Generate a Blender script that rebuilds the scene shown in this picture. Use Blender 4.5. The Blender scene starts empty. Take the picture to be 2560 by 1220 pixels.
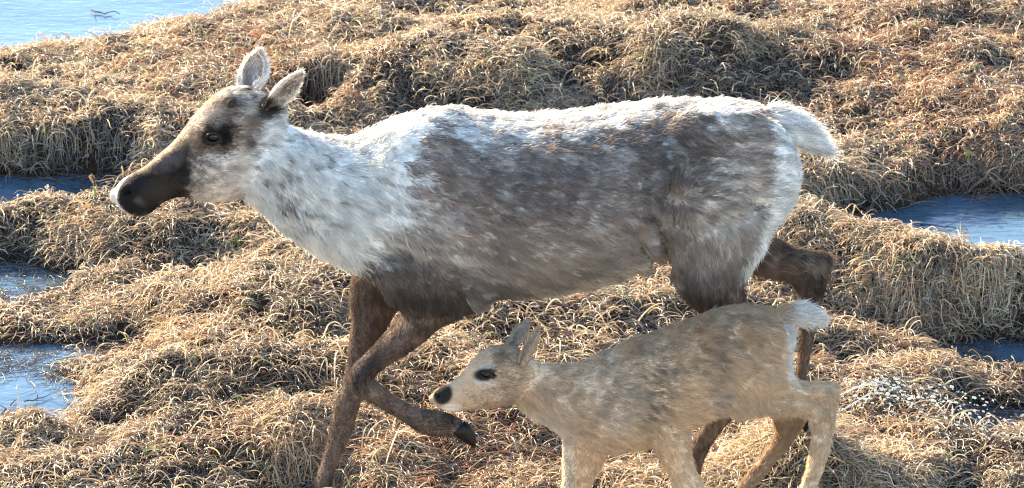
import bpy, math
import numpy as np
from mathutils import Vector

rng = np.random.default_rng(7)
scene = bpy.context.scene

# ------------------------------------------------------------------ camera
PITCH = math.radians(22.0)
DIST, AIMZ, FPX = 12.0, 0.80, 12000.0
CP, SP = math.cos(PITCH), math.sin(PITCH)
CAM = np.array([0.0, -DIST * CP, AIMZ + DIST * SP])
FW, UP, RT = np.array([0, CP, -SP]), np.array([0, SP, CP]), np.array([1.0, 0, 0])

cam_data = bpy.data.cameras.new('camera')
cam = bpy.data.objects.new('camera', cam_data)
scene.collection.objects.link(cam)
cam.location = CAM
cam.rotation_euler = (math.radians(90) - PITCH, 0, 0)
cam_data.sensor_width = 36
cam_data.lens = 36 * FPX / 2560
cam_data.clip_start = 0.1
cam_data.clip_end = 6000
cam_data.dof.use_dof = True
cam_data.dof.focus_distance = 11.95
cam_data.dof.aperture_fstop = 13
scene.camera = cam

# ------------------------------------------------------------------ light
SUN_EL, SUN_AZ = math.radians(21.0), math.radians(-42.0)     # azimuth from +Y, clockwise
world = bpy.data.worlds.new("World")
scene.world = world
world.use_nodes = True
wn = world.node_tree
wn.nodes.clear()
sky = wn.nodes.new('ShaderNodeTexSky')
sky.sky_type = 'NISHITA'
sky.sun_disc = False
sky.sun_elevation = SUN_EL
sky.sun_rotation = SUN_AZ
sky.air_density = 1.0
sky.dust_density = 0.2
sky.ozone_density = 1.5
bg = wn.nodes.new('ShaderNodeBackground')
bg.inputs['Strength'].default_value = 0.125
wo = wn.nodes.new('ShaderNodeOutputWorld')
wn.links.new(sky.outputs[0], bg.inputs[0])
wn.links.new(bg.outputs[0], wo.inputs[0])
sd = bpy.data.lights.new('sun', 'SUN')
sd.energy = 5.0
sd.angle = math.radians(0.5)
sd.color = (1.0, 0.81, 0.54)
sun = bpy.data.objects.new('sun', sd)
scene.collection.objects.link(sun)
S = Vector((math.sin(SUN_AZ) * math.cos(SUN_EL), math.cos(SUN_AZ) * math.cos(SUN_EL), math.sin(SUN_EL)))
sun.rotation_euler = S.to_track_quat('Z', 'Y').to_euler()
scene.view_settings.view_transform = 'Standard'
scene.view_settings.look = 'None'
scene.view_settings.gamma = 1
scene.view_settings.use_curve_mapping = False
scene.view_settings.exposure = 2.1
scene.cycles.max_bounces = 8
scene.cycles.transparent_max_bounces = 8
scene.cycles.use_denoising = True
scene.cycles.denoiser = 'OPENIMAGEDENOISE'
scene.cycles.denoising_input_passes = 'RGB_ALBEDO_NORMAL'
scene.cycles.denoising_prefilter = 'ACCURATE'
scene.cycles.pixel_filter_type = 'BLACKMAN_HARRIS'
scene.cycles.filter_width = 1.2
scene.cycles_curves.shape = 'RIBBONS'
scene.cycles_curves.subdivisions = 2

# ------------------------------------------------------------------ maths helpers
def P(u, v, y):
    """point on the upright plane at depth y that the photograph shows at pixel (u, v)"""
    u = np.asarray(u, float); v = np.asarray(v, float); y = np.asarray(y, float)
    d = FW * FPX + (u[..., None] - 1280) * RT - (v[..., None] - 610) * UP
    t = (y - CAM[1]) / d[..., 1]
    return CAM + d * t[..., None]

def G(u, v, z=0.0):
    d = FW * FPX + (u - 1280) * RT - (v - 610) * UP
    return CAM + d * (z - CAM[2]) / d[2]

def proj(p):
    q = np.asarray(p) - CAM
    w = q @ FW
    return 1280 + (q @ RT) / w * FPX, 610 - (q @ UP) / w * FPX

def h3(ix, iy, iz, seed):
    n = (ix.astype(np.int64) * 374761393 + iy.astype(np.int64) * 668265263 + iz.astype(np.int64) * 2147483647 + seed * 1274126177) & 0xFFFFFFFF
    n = ((n ^ (n >> 13)) * 1274126177) & 0xFFFFFFFF
    return ((n ^ (n >> 16)) & 0xFFFF) / 32767.5 - 1.0

def noise3(x, y, z=0.0, seed=0):
    x, y, z = np.broadcast_arrays(np.asarray(x, float), np.asarray(y, float), np.asarray(z, float))
    ix, iy, iz = np.floor(x), np.floor(y), np.floor(z)
    fx, fy, fz = x - ix, y - iy, z - iz
    fx, fy, fz = [f * f * (3 - 2 * f) for f in (fx, fy, fz)]
    r = 0
    for a in (0, 1):
        wa = fx if a else 1 - fx
        for b in (0, 1):
            wb = fy if b else 1 - fy
            for c in (0, 1):
                wc = fz if c else 1 - fz
                r = r + wa * wb * wc * h3(ix + a, iy + b, iz + c, seed)
    return r

def fbm(x, y, z=0.0, seed=0, oct=3):
    r, a = 0, 1.0
    for k in range(oct):
        r = r + a * noise3(np.asarray(x) * 2.03 ** k, np.asarray(y) * 2.03 ** k, np.asarray(z) * 2.03 ** k, seed + k)
        a *= 0.5
    return r

def sstep(x, a, b):
    t = np.clip((x - a) / (b - a), 0, 1)
    return t * t * (3 - 2 * t)

def unit(a):
    return a / np.maximum(np.linalg.norm(a, axis=-1, keepdims=True), 1e-9)

def inpoly(u, v, poly):
    ins = np.zeros(u.shape, bool)
    n = len(poly)
    for i in range(n):
        x1, y1 = poly[i]; x2, y2 = poly[(i + 1) % n]
        if y1 == y2:
            continue
        c = ((y1 > v) != (y2 > v)) & (u < (x2 - x1) * (v - y1) / (y2 - y1) + x1)
        ins ^= c
    return ins

# ------------------------------------------------------------------ object helpers
def tag(o, label=None, cat=None, group=None, kind=None):
    for k, val in (('label', label), ('category', cat), ('group', group), ('kind', kind)):
        if val:
            o[k] = val
    return o

def mesh_obj(name, verts, faces, mat, parent=None, smooth=True):
    me = bpy.data.meshes.new(name)
    me.from_pydata([tuple(p) for p in verts], [], faces)
    if smooth:
        me.polygons.foreach_set('use_smooth', [True] * len(me.polygons))
    me.materials.append(mat)
    me.update()
    o = bpy.data.objects.new(name, me)
    scene.collection.objects.link(o)
    if parent:
        o.parent = parent
        o.matrix_parent_inverse = parent.matrix_world.inverted()
    return o

def curves_obj(name, pts, rad, col, mat, parent=None):
    """pts (N,K,3)  rad (N,K)  col (N,3)"""
    n, k, _ = pts.shape
    cu = bpy.data.hair_curves.new(name)
    cu.add_curves([k] * n)
    cu.points.foreach_set('position', np.ascontiguousarray(pts, np.float32).ravel())
    a = cu.attributes.get('radius') or cu.attributes.new('radius', 'FLOAT', 'POINT')
    a.data.foreach_set('value', np.ascontiguousarray(rad, np.float32).ravel())
    c = cu.attributes.new('hcol', 'FLOAT_COLOR', 'CURVE')
    rgba = np.ones((n, 4), np.float32); rgba[:, :3] = np.clip(col, 0, 1)
    c.data.foreach_set('color', rgba.ravel())
    cu.materials.append(mat)
    o = bpy.data.objects.new(name, cu)
    scene.collection.objects.link(o)
    if parent:
        o.parent = parent
        o.matrix_parent_inverse = parent.matrix_world.inverted()
    return o

def empty(name, loc):
    o = bpy.data.objects.new(name, None)
    o.location = loc
    o.empty_display_size = 0.1
    scene.collection.objects.link(o)
    bpy.context.view_layer.update()
    return o

# ------------------------------------------------------------------ materials
def new_mat(name):
    m = bpy.data.materials.new(name)
    m.use_nodes = True
    nt = m.node_tree
    nt.nodes.clear()
    out = nt.nodes.new('ShaderNodeOutputMaterial')
    return m, nt, out

def strand_mat(name, attr, transl, gloss, grough=0.35):
    """thin fibres: diffuse, light passing through, and a soft sheen"""
    m, nt, out = new_mat(name)
    at = nt.nodes.new('ShaderNodeAttribute'); at.attribute_name = attr
    d = nt.nodes.new('ShaderNodeBsdfDiffuse')
    t = nt.nodes.new('ShaderNodeBsdfTranslucent')
    g = nt.nodes.new('ShaderNodeBsdfGlossy'); g.inputs['Roughness'].default_value = grough
    nt.links.new(at.outputs['Color'], d.inputs[0])
    nt.links.new(at.outputs['Color'], t.inputs[0])
    m1 = nt.nodes.new('ShaderNodeMixShader'); m1.inputs[0].default_value = transl
    m2 = nt.nodes.new('ShaderNodeMixShader'); m2.inputs[0].default_value = gloss
    nt.links.new(d.outputs[0], m1.inputs[1]); nt.links.new(t.outputs[0], m1.inputs[2])
    nt.links.new(m1.outputs[0], m2.inputs[1]); nt.links.new(g.outputs[0], m2.inputs[2])
    nt.links.new(m2.outputs[0], out.inputs[0])
    return m

def simple_mat(name, col, rough=0.6, spec=0.5, bump=0.0, bscale=60, coat=0.0, transmission=0.0, col2=None):
    m, nt, out = new_mat(name)
    b = nt.nodes.new('ShaderNodeBsdfPrincipled')
    b.inputs['Base Color'].default_value = (*col, 1)
    b.inputs['Roughness'].default_value = rough
    b.inputs['Specular IOR Level'].default_value = spec
    b.inputs['Coat Weight'].default_value = coat
    b.inputs['Coat Roughness'].default_value = 0.03
    b.inputs['Transmission Weight'].default_value = transmission
    tc = nt.nodes.new('ShaderNodeTexCoord')
    nz = nt.nodes.new('ShaderNodeTexNoise'); nz.inputs['Scale'].default_value = bscale; nz.inputs['Detail'].default_value = 4
    nt.links.new(tc.outputs['Object'], nz.inputs['Vector'])
    if col2:
        mx = nt.nodes.new('ShaderNodeMix'); mx.data_type = 'RGBA'
        mx.inputs[6].default_value = (*col, 1); mx.inputs[7].default_value = (*col2, 1)
        nt.links.new(nz.outputs['Fac'], mx.inputs[0]); nt.links.new(mx.outputs[2], b.inputs['Base Color'])
    if bump:
        bp = nt.nodes.new('ShaderNodeBump'); bp.inputs['Strength'].default_value = bump; bp.inputs['Distance'].default_value = 0.003
        nt.links.new(nz.outputs['Fac'], bp.inputs['Height']); nt.links.new(bp.outputs[0], b.inputs['Normal'])
    nt.links.new(b.outputs[0], out.inputs[0])
    return m

def skin_mat(name):
    m, nt, out = new_mat(name)
    at = nt.nodes.new('ShaderNodeAttribute'); at.attribute_name = 'hcol'
    b = nt.nodes.new('ShaderNodeBsdfPrincipled')
    b.inputs['Roughness'].default_value = 0.85
    b.inputs['Specular IOR Level'].default_value = 0.15
    hs = nt.nodes.new('ShaderNodeHueSaturation'); hs.inputs['Value'].default_value = 1.0
    nz = nt.nodes.new('ShaderNodeTexNoise'); nz.inputs['Scale'].default_value = 220; nz.inputs['Detail'].default_value = 3
    tc = nt.nodes.new('ShaderNodeTexCoord'); nt.links.new(tc.outputs['Object'], nz.inputs['Vector'])
    bp = nt.nodes.new('ShaderNodeBump'); bp.inputs['Strength'].default_value = 0.5; bp.inputs['Distance'].default_value = 0.004
    nt.links.new(nz.outputs['Fac'], bp.inputs['Height']); nt.links.new(bp.outputs[0], b.inputs['Normal'])
    nt.links.new(at.outputs['Color'], hs.inputs['Color']); nt.links.new(hs.outputs[0], b.inputs['Base Color'])
    nt.links.new(b.outputs[0], out.inputs[0])
    return m

M_FUR = strand_mat('fur', 'hcol', 0.42, 0.010, 0.4)
M_GRASS = strand_mat('dry_grass', 'hcol', 0.30, 0.11, 0.33)
M_SKIN = skin_mat('hide')
M_HOOF = simple_mat('hoof', (0.006, 0.005, 0.006), 0.5, 0.3, 0.5, 90)
M_EYE = simple_mat('eye', (0.006, 0.005, 0.005), 0.10, 0.3, coat=0.1)
M_LID = simple_mat('eyelid', (0.015, 0.012, 0.012), 0.6, 0.3, 0.4, 300)
M_NOSE = simple_mat('nose_skin', (0.018, 0.016, 0.018), 0.5, 0.4, 0.6, 400)
M_VOID = simple_mat('nostril', (0.004, 0.003, 0.003), 0.8, 0.1)
M_ANTLER = simple_mat('velvet', (0.02, 0.018, 0.02), 0.9, 0.1, 0.8, 300, col2=(0.06, 0.05, 0.05))
M_TWIG = simple_mat('twig', (0.03, 0.022, 0.02), 0.8, 0.2, 0.8, 200, col2=(0.09, 0.06, 0.045))
M_LEAF = simple_mat('fallen_leaf', (0.35, 0.08, 0.03), 0.6, 0.3, 0.4, 200, col2=(0.5, 0.18, 0.06))
M_PALELEAF = simple_mat('pale_leaf', (0.30, 0.28, 0.33), 0.6, 0.3, 0.4, 200, col2=(0.42, 0.38, 0.42))
M_HUSK = simple_mat('husk', (0.62, 0.52, 0.40), 0.5, 0.4, 0.3, 300, col2=(0.45, 0.34, 0.24))
M_DROP = simple_mat('droplet', (0.93, 0.90, 0.80), 0.10, 0.8, transmission=0.25)

def ground_mat():
    m, nt, out = new_mat('peat')
    b = nt.nodes.new('ShaderNodeBsdfPrincipled'); b.inputs['Roughness'].default_value = 0.9; b.inputs['Specular IOR Level'].default_value = 0.2
    tc = nt.nodes.new('ShaderNodeTexCoord')
    n1 = nt.nodes.new('ShaderNodeTexNoise'); n1.inputs['Scale'].default_value = 3.0; n1.inputs['Detail'].default_value = 8
    n2 = nt.nodes.new('ShaderNodeTexNoise'); n2.inputs['Scale'].default_value = 60.0; n2.inputs['Detail'].default_value = 8
    cr = nt.nodes.new('ShaderNodeValToRGB')
    e = cr.color_ramp.elements
    e[0].position = 0.35; e[0].color = (0.018, 0.013, 0.009, 1)
    e[1].position = 0.68; e[1].color = (0.08, 0.052, 0.03, 1)
    x = e.new(0.52); x.color = (0.04, 0.025, 0.016, 1)
    for n in (n1, n2):
        nt.links.new(tc.outputs['Object'], n.inputs['Vector'])
    mx = nt.nodes.new('ShaderNodeMath'); mx.operation = 'MULTIPLY_ADD'; mx.inputs[1].default_value = 0.5
    m3 = nt.nodes.new('ShaderNodeMath'); m3.operation = 'MULTIPLY'; m3.inputs[1].default_value = 0.5
    nt.links.new(n1.outputs['Fac'], m3.inputs[0])
    nt.links.new(n2.outputs['Fac'], mx.inputs[0]); nt.links.new(m3.outputs[0], mx.inputs[2])
    nt.links.new(mx.outputs[0], cr.inputs[0])
    c2 = nt.nodes.new('ShaderNodeValToRGB')
    e2 = c2.color_ramp.elements
    e2[0].position = 0.38; e2[0].color = (0.20, 0.135, 0.075, 1)
    e2[1].position = 0.60; e2[1].color = (0.56, 0.42, 0.26, 1)
    nt.links.new(mx.outputs[0], c2.inputs[0])
    at = nt.nodes.new('ShaderNodeAttribute'); at.attribute_name = 'straw_cover'
    mm = nt.nodes.new('ShaderNodeMix'); mm.data_type = 'RGBA'
    nt.links.new(at.outputs['Fac'], mm.inputs[0]); nt.links.new(cr.outputs[0], mm.inputs[6]); nt.links.new(c2.outputs[0], mm.inputs[7])
    nt.links.new(mm.outputs[2], b.inputs['Base Color'])
    bp = nt.nodes.new('ShaderNodeBump'); bp.inputs['Distance'].default_value = 0.02; bp.inputs['Strength'].default_value = 0.8
    nt.links.new(n2.outputs['Fac'], bp.inputs['Height']); nt.links.new(bp.outputs[0], b.inputs['Normal'])
    nt.links.new(b.outputs[0], out.inputs[0])
    return m

def water_mat():
    m, nt, out = new_mat('cold_water')
    b = nt.nodes.new('ShaderNodeBsdfPrincipled')
    b.inputs['Roughness'].default_value = 0.12
    b.inputs['IOR'].default_value = 2.0
    b.inputs['Specular IOR Level'].default_value = 0.6
    tc = nt.nodes.new('ShaderNodeTexCoord')
    mp = nt.nodes.new('ShaderNodeMapping'); mp.inputs['Scale'].default_value = (1, 2.4, 1)
    nt.links.new(tc.outputs['Object'], mp.inputs[0])
    n1 = nt.nodes.new('ShaderNodeTexNoise'); n1.inputs['Scale'].default_value = 16; n1.inputs['Detail'].default_value = 6; n1.inputs['Distortion'].default_value = 0.6
    n2 = nt.nodes.new('ShaderNodeTexNoise'); n2.inputs['Scale'].default_value = 2.2; n2.inputs['Detail'].default_value = 5
    for n in (n1, n2):
        nt.links.new(mp.outputs[0], n.inputs['Vector'])
    cr = nt.nodes.new('ShaderNodeValToRGB')
    e = cr.color_ramp.elements
    e[0].position = 0.38; e[0].color = (0.035, 0.078, 0.112, 1)
    e[1].position = 0.62; e[1].color = (0.075, 0.145, 0.205, 1)
    nt.links.new(n2.outputs['Fac'], cr.inputs[0]); nt.links.new(cr.outputs[0], b.inputs['Base Color'])
    bp = nt.nodes.new('ShaderNodeBump'); bp.inputs['Distance'].default_value = 0.006; bp.inputs['Strength'].default_value = 0.35
    nt.links.new(n1.outputs['Fac'], bp.inputs['Height']); nt.links.new(bp.outputs[0], b.inputs['Normal'])
    nt.links.new(b.outputs[0], out.inputs[0])
    return m

# ------------------------------------------------------------------ terrain
# crest lines: [(u, v, height)...], width towards the camera, width away from it
RIDGES = [
    ([(-400, 165, .15), (0, 150, .14), (250, 130, .14), (450, 85, .17), (600, 72, .11), (780, 50, .10), (1000, -10, .1)], .20, .14),
    ([(-400, 255, .27), (0, 255, .27), (250, 270, .27), (420, 300, .24), (600, 330, .15)], .19, .45, .58),
    ([(560, 92, .13), (700, 88, .16), (820, 90, .15)], .10, .14),
    ([(500, 190, .18), (700, 200, .2), (900, 150, .24), (1080, 100, .3), (1190, 130, .26)], .20, .30),
    ([(800, 40, .18), (1000, 45, .2), (1250, 60, .22), (1500, 60, .2)], .25, .15),
    ([(1300, 160, .16), (1500, 120, .2), (1650, 70, .28), (1800, 70, .33), (1930, 95, .26)], .18, .30),
    ([(1700, 10, .2), (2000, 20, .22), (2150, 50, .2)], .2, .25),
    ([(2050, 130, .22), (2300, 100, .24), (2600, 110, .24)], .3, .25),
    ([(2180, 10, .25), (2450, 5, .3), (2700, 0, .3)], .14, .25),
    ([(2200, 220, .22), (2400, 200, .27), (2700, 220, .28)], .24, .22, .6),
    ([(2360, 300, .25), (2500, 280, .30), (2750, 280, .30)], .22, .2, .5),
    ([(1950, 300, .2), (2100, 330, .22), (2300, 370, .2), (2400, 400, .15)], .28, .25, .5),
    ([(-400, 540, .13), (0, 540, .12), (110, 520, .17), (250, 500, .21), (420, 505, .2), (600, 560, .2), (780, 610, .18), (880, 640, .15)], .20, .12),
    ([(290, 800, .12), (420, 720, .18), (650, 700, .2), (950, 720, .2)], .28, .16),
    ([(310, 950, .13), (390, 905, .19), (600, 880, .22), (900, 870, .22), (1150, 900, .2)], .3, .2),
    ([(-300, 1100, .12), (60, 1090, .14), (190, 1110, .12)], .10, .10),
    ([(260, 1160, .12), (450, 1110, .17), (800, 1080, .2), (950, 1100, .16)], .25, .2),
    ([(1000, 770, .13), (1200, 770, .17), (1500, 735, .19), (1720, 740, .18)], .25, .22),
    ([(1150, 900, .12), (1500, 900, .14), (1800, 900, .14)], .3, .2),
    ([(1880, 490, .22), (1990, 505, .28), (2130, 550, .28), (2330, 605, .28), (2500, 635, .26), (2750, 660, .27)], .21, .13, .80),
    ([(1950, 820, .1), (2060, 800, .12), (2170, 830, .09)], .12, .12),
    ([(1950, 960, .1), (2200, 950, .12), (2400, 950, .1), (2650, 970, .12)], .16, .12),
    ([(1950, 1130, .12), (2200, 1120, .13), (2420, 1130, .1), (2700, 1120, .15)], .16, .14),
    ([(1000, 1230, .1), (1400, 1240, .12), (1800, 1240, .1)], .2, .2),
    ([(1250, 410, .2), (1600, 380, .2), (1900, 370, .2)], .3, .3),
    ([(700, 480, .1), (1200, 560, .12), (1800, 600, .12)], .3, .3),
]
POOLS = [((40, 500), .30, .085), ((-160, 510), .25, .1), ((-150, 735), .22, .07), ((50, 1040), .20, .11), ((-150, 1030), .3, .13),
         ((2560, 600), .44, .17), ((2300, 575), .24, .10), ((2800, 640), .4, .2), ((2560, 892), .22, .09),
         ((2480, 1050), .12, .05), ((2100, 1205), .09, .05), ((790, 300), .1, .06)]
WETS = [((90, 700), .28, .20), ((110, 890), .27, .27), ((2270, 870), .22, .09), ((2480, 1060), .16, .14), ((2100, 1205), .14, .1), ((790, 300), .12, .12), ((1500, 20), .3, .1), ((230, 450), .2, .08)]
PADS = []        # hoof supports (x, y, z, r)

def hoofpad(u, v, y, r=.10):
    p = P(u, v, y)
    PADS.append((p[0], p[1], p[2], r))

bank = sorted([tuple(G(u, v, 0.02)[:2]) for u, v in ((-900, 165), (0, 128), (250, 112), (430, 66), (600, 38), (745, 2), (830, -60), (900, -180))])
bankx = np.array([b[0] for b in bank]); banky = np.array([b[1] for b in bank])

def height(x, y):
    wx = x + 0.08 * fbm(x * 3, y * 3, 0, 11, 3); wy = y + 0.09 * fbm(x * 3, y * 3, 0, 21, 3)
    far = sstep(y, 4.3, 5.2) + sstep(np.abs(x), 2.3, 3.0) + sstep(-y, 0.3, 1.0)
    far = np.clip(far, 0, 1)
    base = 0.035 + 0.022 * fbm(x * 2.2, y * 2.2, 0, 5, 2)
    base = base + far * (0.09 * np.abs(fbm(x * 0.9, y * 1.5, 0, 31, 3)) - 0.02)
    acc = np.zeros_like(x)
    for pts, wf, wb, *fz in RIDGES:
        fz = fz[0] if fz else .78
        pp = np.array([[*G(u, v, z * fz)[:2], z * fz] for u, v, z in pts])
        best = np.full(x.shape, 1e9); hh = np.zeros_like(x); dy = np.zeros_like(x)
        for a, b in zip(pp[:-1], pp[1:]):
            ab = b[:2] - a[:2]
            t = np.clip(((wx - a[0]) * ab[0] + (wy - a[1]) * ab[1]) / (ab @ ab), 0, 1)
            qx, qy = a[0] + t * ab[0], a[1] + t * ab[1]
            d2 = (wx - qx) ** 2 + (wy - qy) ** 2
            m = d2 < best
            best = np.where(m, d2, best); hh = np.where(m, a[2] + t * (b[2] - a[2]), hh); dy = np.where(m, wy - qy, dy)
        d = np.sqrt(best)
        s = sstep(dy, -0.06, 0.06)
        w = 1.25 * wf * (1 - s) + 1.1 * wb * s
        k = np.exp(-(d / w) ** 2.0)
        acc = np.maximum(acc, (hh - base) * k) + 0.12 * np.minimum(acc, (hh - base) * k)
    h = base + np.clip(acc, -0.1, 0.40)
    for (u, v), rx, ry in POOLS:
        c = G(u, v, 0)
        q = ((wx - c[0]) / rx) ** 2 + ((wy - c[1]) / (ry * 2.2)) ** 2
        h = h - 0.22 * np.exp(-q ** 2)
    for (u, v), rx, ry in WETS:
        c = G(u, v, 0)
        k = np.exp(-(((wx - c[0]) / rx) ** 2 + ((wy - c[1]) / ry) ** 2) ** 1.5)
        h = h * (1 - .93 * k) - .012 * k
    yb = np.interp(x, bankx, banky, right=50.0)
    h = h - 0.5 * sstep(wy, yb - 0.02, yb + 0.15) * sstep(-x, 0.2, 0.5)
    h = h + sstep(h, -.03, .05) * (0.024 * fbm(x * 7, y * 7, 0, 41, 3) + 0.009 * fbm(x * 24, y * 24, 0, 51, 2))
    for px, py, pz, r in PADS:
        k = np.exp(-(((x - px) ** 2 + (y - py) ** 2) / (1.15 * r) ** 2) ** (1.4 if r < .15 else 1.0))
        h = h * (1 - k) + (pz - 0.004) * k
    return h

# ------------------------------------------------------------------ animals: lofts
class Beast:
    def __init__(self):
        self.v, self.f = [], []
        self.ax, self.tan, self.rad, self.reg = [], [], [], []
        self.n = 0

    def loft(self, st, y, region, shrink=0.0, sub=4, nring=20, flip=False):
        """st: (u1, v1, u2, v2, half_depth[, y offset]); edges as seen from the side, listed in the direction the hair lies"""
        A, B, W, Y = [], [], [], []
        for s in st:
            yy = y + (s[5] if len(s) > 5 else 0)
            A.append(P(s[0], s[1], yy)); B.append(P(s[2], s[3], yy)); W.append(s[4]); Y.append(yy)
        A, B, W = np.array(A), np.array(B), np.array(W)
        def cr(a):
            a = np.asarray(a, float)
            e = np.concatenate([[2 * a[0] - a[1]], a, [2 * a[-1] - a[-2]]])
            o = []
            for i in range(len(a) - 1):
                p0, p1, p2, p3 = e[i:i + 4]
                for k in range(sub):
                    t = k / sub
                    o.append(0.5 * (2 * p1 + (p2 - p0) * t + (2 * p0 - 5 * p1 + 4 * p2 - p3) * t * t + (3 * p1 - p0 - 3 * p2 + p3) * t ** 3))
            o.append(a[-1])
            return np.array(o)
        A, B, W = cr(A), cr(B), np.maximum(cr(W), 0.004)
        C = (A + B) / 2
        e = B - A
        H = np.linalg.norm(e, axis=1) / 2
        e = unit(e)
        bt = W * math.tan(PITCH) * np.abs(e[:, 2])
        a = np.sqrt(np.maximum(H ** 2 - bt ** 2, (0.35 * H) ** 2))
        a = np.maximum(a - shrink, 0.3 * a)
        th = np.linspace(0, 2 * np.pi, nring, endpoint=False)
        base = sum(len(q) for q in self.v)
        T = unit(np.gradient(C, axis=0))
        rings = []
        def ring(c, ee, aa, ww):
            return c + ee * (aa * np.cos(th))[:, None] + np.array([0, 1.0, 0]) * (ww * np.sin(th))[:, None]
        k0 = min(a[0], W[0]); k1 = min(a[-1], W[-1])
        for q, s in ((0.75, 0.55), (0.45, 0.85)):
            rings.append(ring(C[0] - T[0] * k0 * q, e[0], a[0] * s, W[0] * s))
        for i in range(len(C)):
            rings.append(ring(C[i], e[i], a[i], W[i]))
        for q, s in ((0.45, 0.85), (0.75, 0.55)):
            rings.append(ring(C[-1] + T[-1] * k1 * q, e[-1], a[-1] * s, W[-1] * s))
        R = len(rings)
        self.v.append(np.concatenate(rings))
        for i in range(R - 1):
            for j in range(nring):
                j2 = (j + 1) % nring
                self.f.append((base + i * nring + j, base + i * nring + j2, base + (i + 1) * nring + j2, base + (i + 1) * nring + j))
        self.f.append(tuple(base + j for j in range(nring))[::-1])
        self.f.append(tuple(base + (R - 1) * nring + j for j in range(nring)))
        self.ax.append(C); self.tan.append(T)
        self.rad.append((a + W) / 2); self.reg += [region] * len(C)

    def blob(self, u, v, y, rx, ry, rz):
        c = P(u, v, y)
        base = sum(len(q) for q in self.v)
        n, m = 14, 8
        vs = []
        for i in range(1, m):
            ph = math.pi * i / m
            for j in range(n):
                t = 2 * math.pi * j / n
                vs.append(c + np.array([rx * math.sin(ph) * math.cos(t), ry * math.sin(ph) * math.sin(t), rz * math.cos(ph)]))
        for i in range(m - 2):
            for j in range(n):
                j2 = (j + 1) % n
                self.f.append((base + i * n + j, base + (i + 1) * n + j, base + (i + 1) * n + j2, base + i * n + j2))
        self.f.append(tuple(base + j for j in range(n)))
        self.f.append(tuple(base + (m - 2) * n + j for j in range(n))[::-1])
        self.v.append(np.array(vs))

    def finish(self, voxel, smooth, deform=None):
        me = bpy.data.meshes.new('body')
        me.from_pydata([tuple(p) for p in np.concatenate(self.v)], [], self.f)
        o = bpy.data.objects.new('tmp', me)
        scene.collection.objects.link(o)
        r = o.modifiers.new('r', 'REMESH'); r.mode = 'VOXEL'; r.voxel_size = voxel
        s = o.modifiers.new('s', 'SMOOTH'); s.factor = 0.5; s.iterations = smooth
        dg = bpy.context.evaluated_depsgraph_get()
        out = bpy.data.meshes.new_from_object(o.evaluated_get(dg))
        bpy.data.objects.remove(o); bpy.data.meshes.remove(me)
        out.name = 'body'
        n = len(out.vertices)
        co = np.empty(n * 3, np.float32); out.vertices.foreach_get('co', co)
        co = co.reshape(-1, 3).astype(float)
        nr = np.empty(n * 3, np.float32); out.vertices.foreach_get('normal', nr)
        nr = nr.reshape(-1, 3)
        if deform:
            co = deform(co, nr)
            out.vertices.foreach_set('co', co.astype(np.float32).ravel())
            out.update()
        self.axc, self.tn, self.rd = np.concatenate(self.ax), np.concatenate(self.tan), np.concatenate(self.rad)
        self.reg = np.array(self.reg)
        return out

    def field(self, p):
        """hair direction and body region at points p"""
        D = np.empty((len(p), 3)); Rg = np.empty(len(p), int)
        for i in range(0, len(p), 20000):
            q = p[i:i + 20000]
            d = np.linalg.norm(q[:, None] - self.axc[None], axis=2) / self.rd[None]
            w = 1 / (d ** 6 + 1e-4)
            D[i:i + 20000] = w @ self.tn
            Rg[i:i + 20000] = self.reg[np.argmin(d, axis=1)]
        return unit(D), Rg

def tri_data(me):
    me.calc_loop_triangles()
    n = len(me.vertices); m = len(me.loop_triangles)
    co = np.empty(n * 3, np.float32); me.vertices.foreach_get('co', co)
    nr = np.empty(n * 3, np.float32); me.vertices.foreach_get('normal', nr)
    t = np.empty(m * 3, np.int32); me.loop_triangles.foreach_get('vertices', t)
    return co.reshape(-1, 3).astype(float), nr.reshape(-1, 3).astype(float), t.reshape(-1, 3)

def sample(me, n, wfn=None):
    co, nr, t = tri_data(me)
    a, b, c = co[t[:, 0]], co[t[:, 1]], co[t[:, 2]]
    ar = np.linalg.norm(np.cross(b - a, c - a), axis=1)
    if wfn is not None:
        ar = ar * wfn((a + b + c) / 3, unit(nr[t].mean(1)))
    cdf = np.cumsum(ar); cdf /= cdf[-1]
    k = np.searchsorted(cdf, rng.random(n))
    r1, r2 = np.sqrt(rng.random(n)), rng.random(n)
    w = np.stack([1 - r1, r1 * (1 - r2), r1 * r2], 1)[:, :, None]
    return (co[t[k]] * w).sum(1), unit((nr[t[k]] * w).sum(1))

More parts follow.
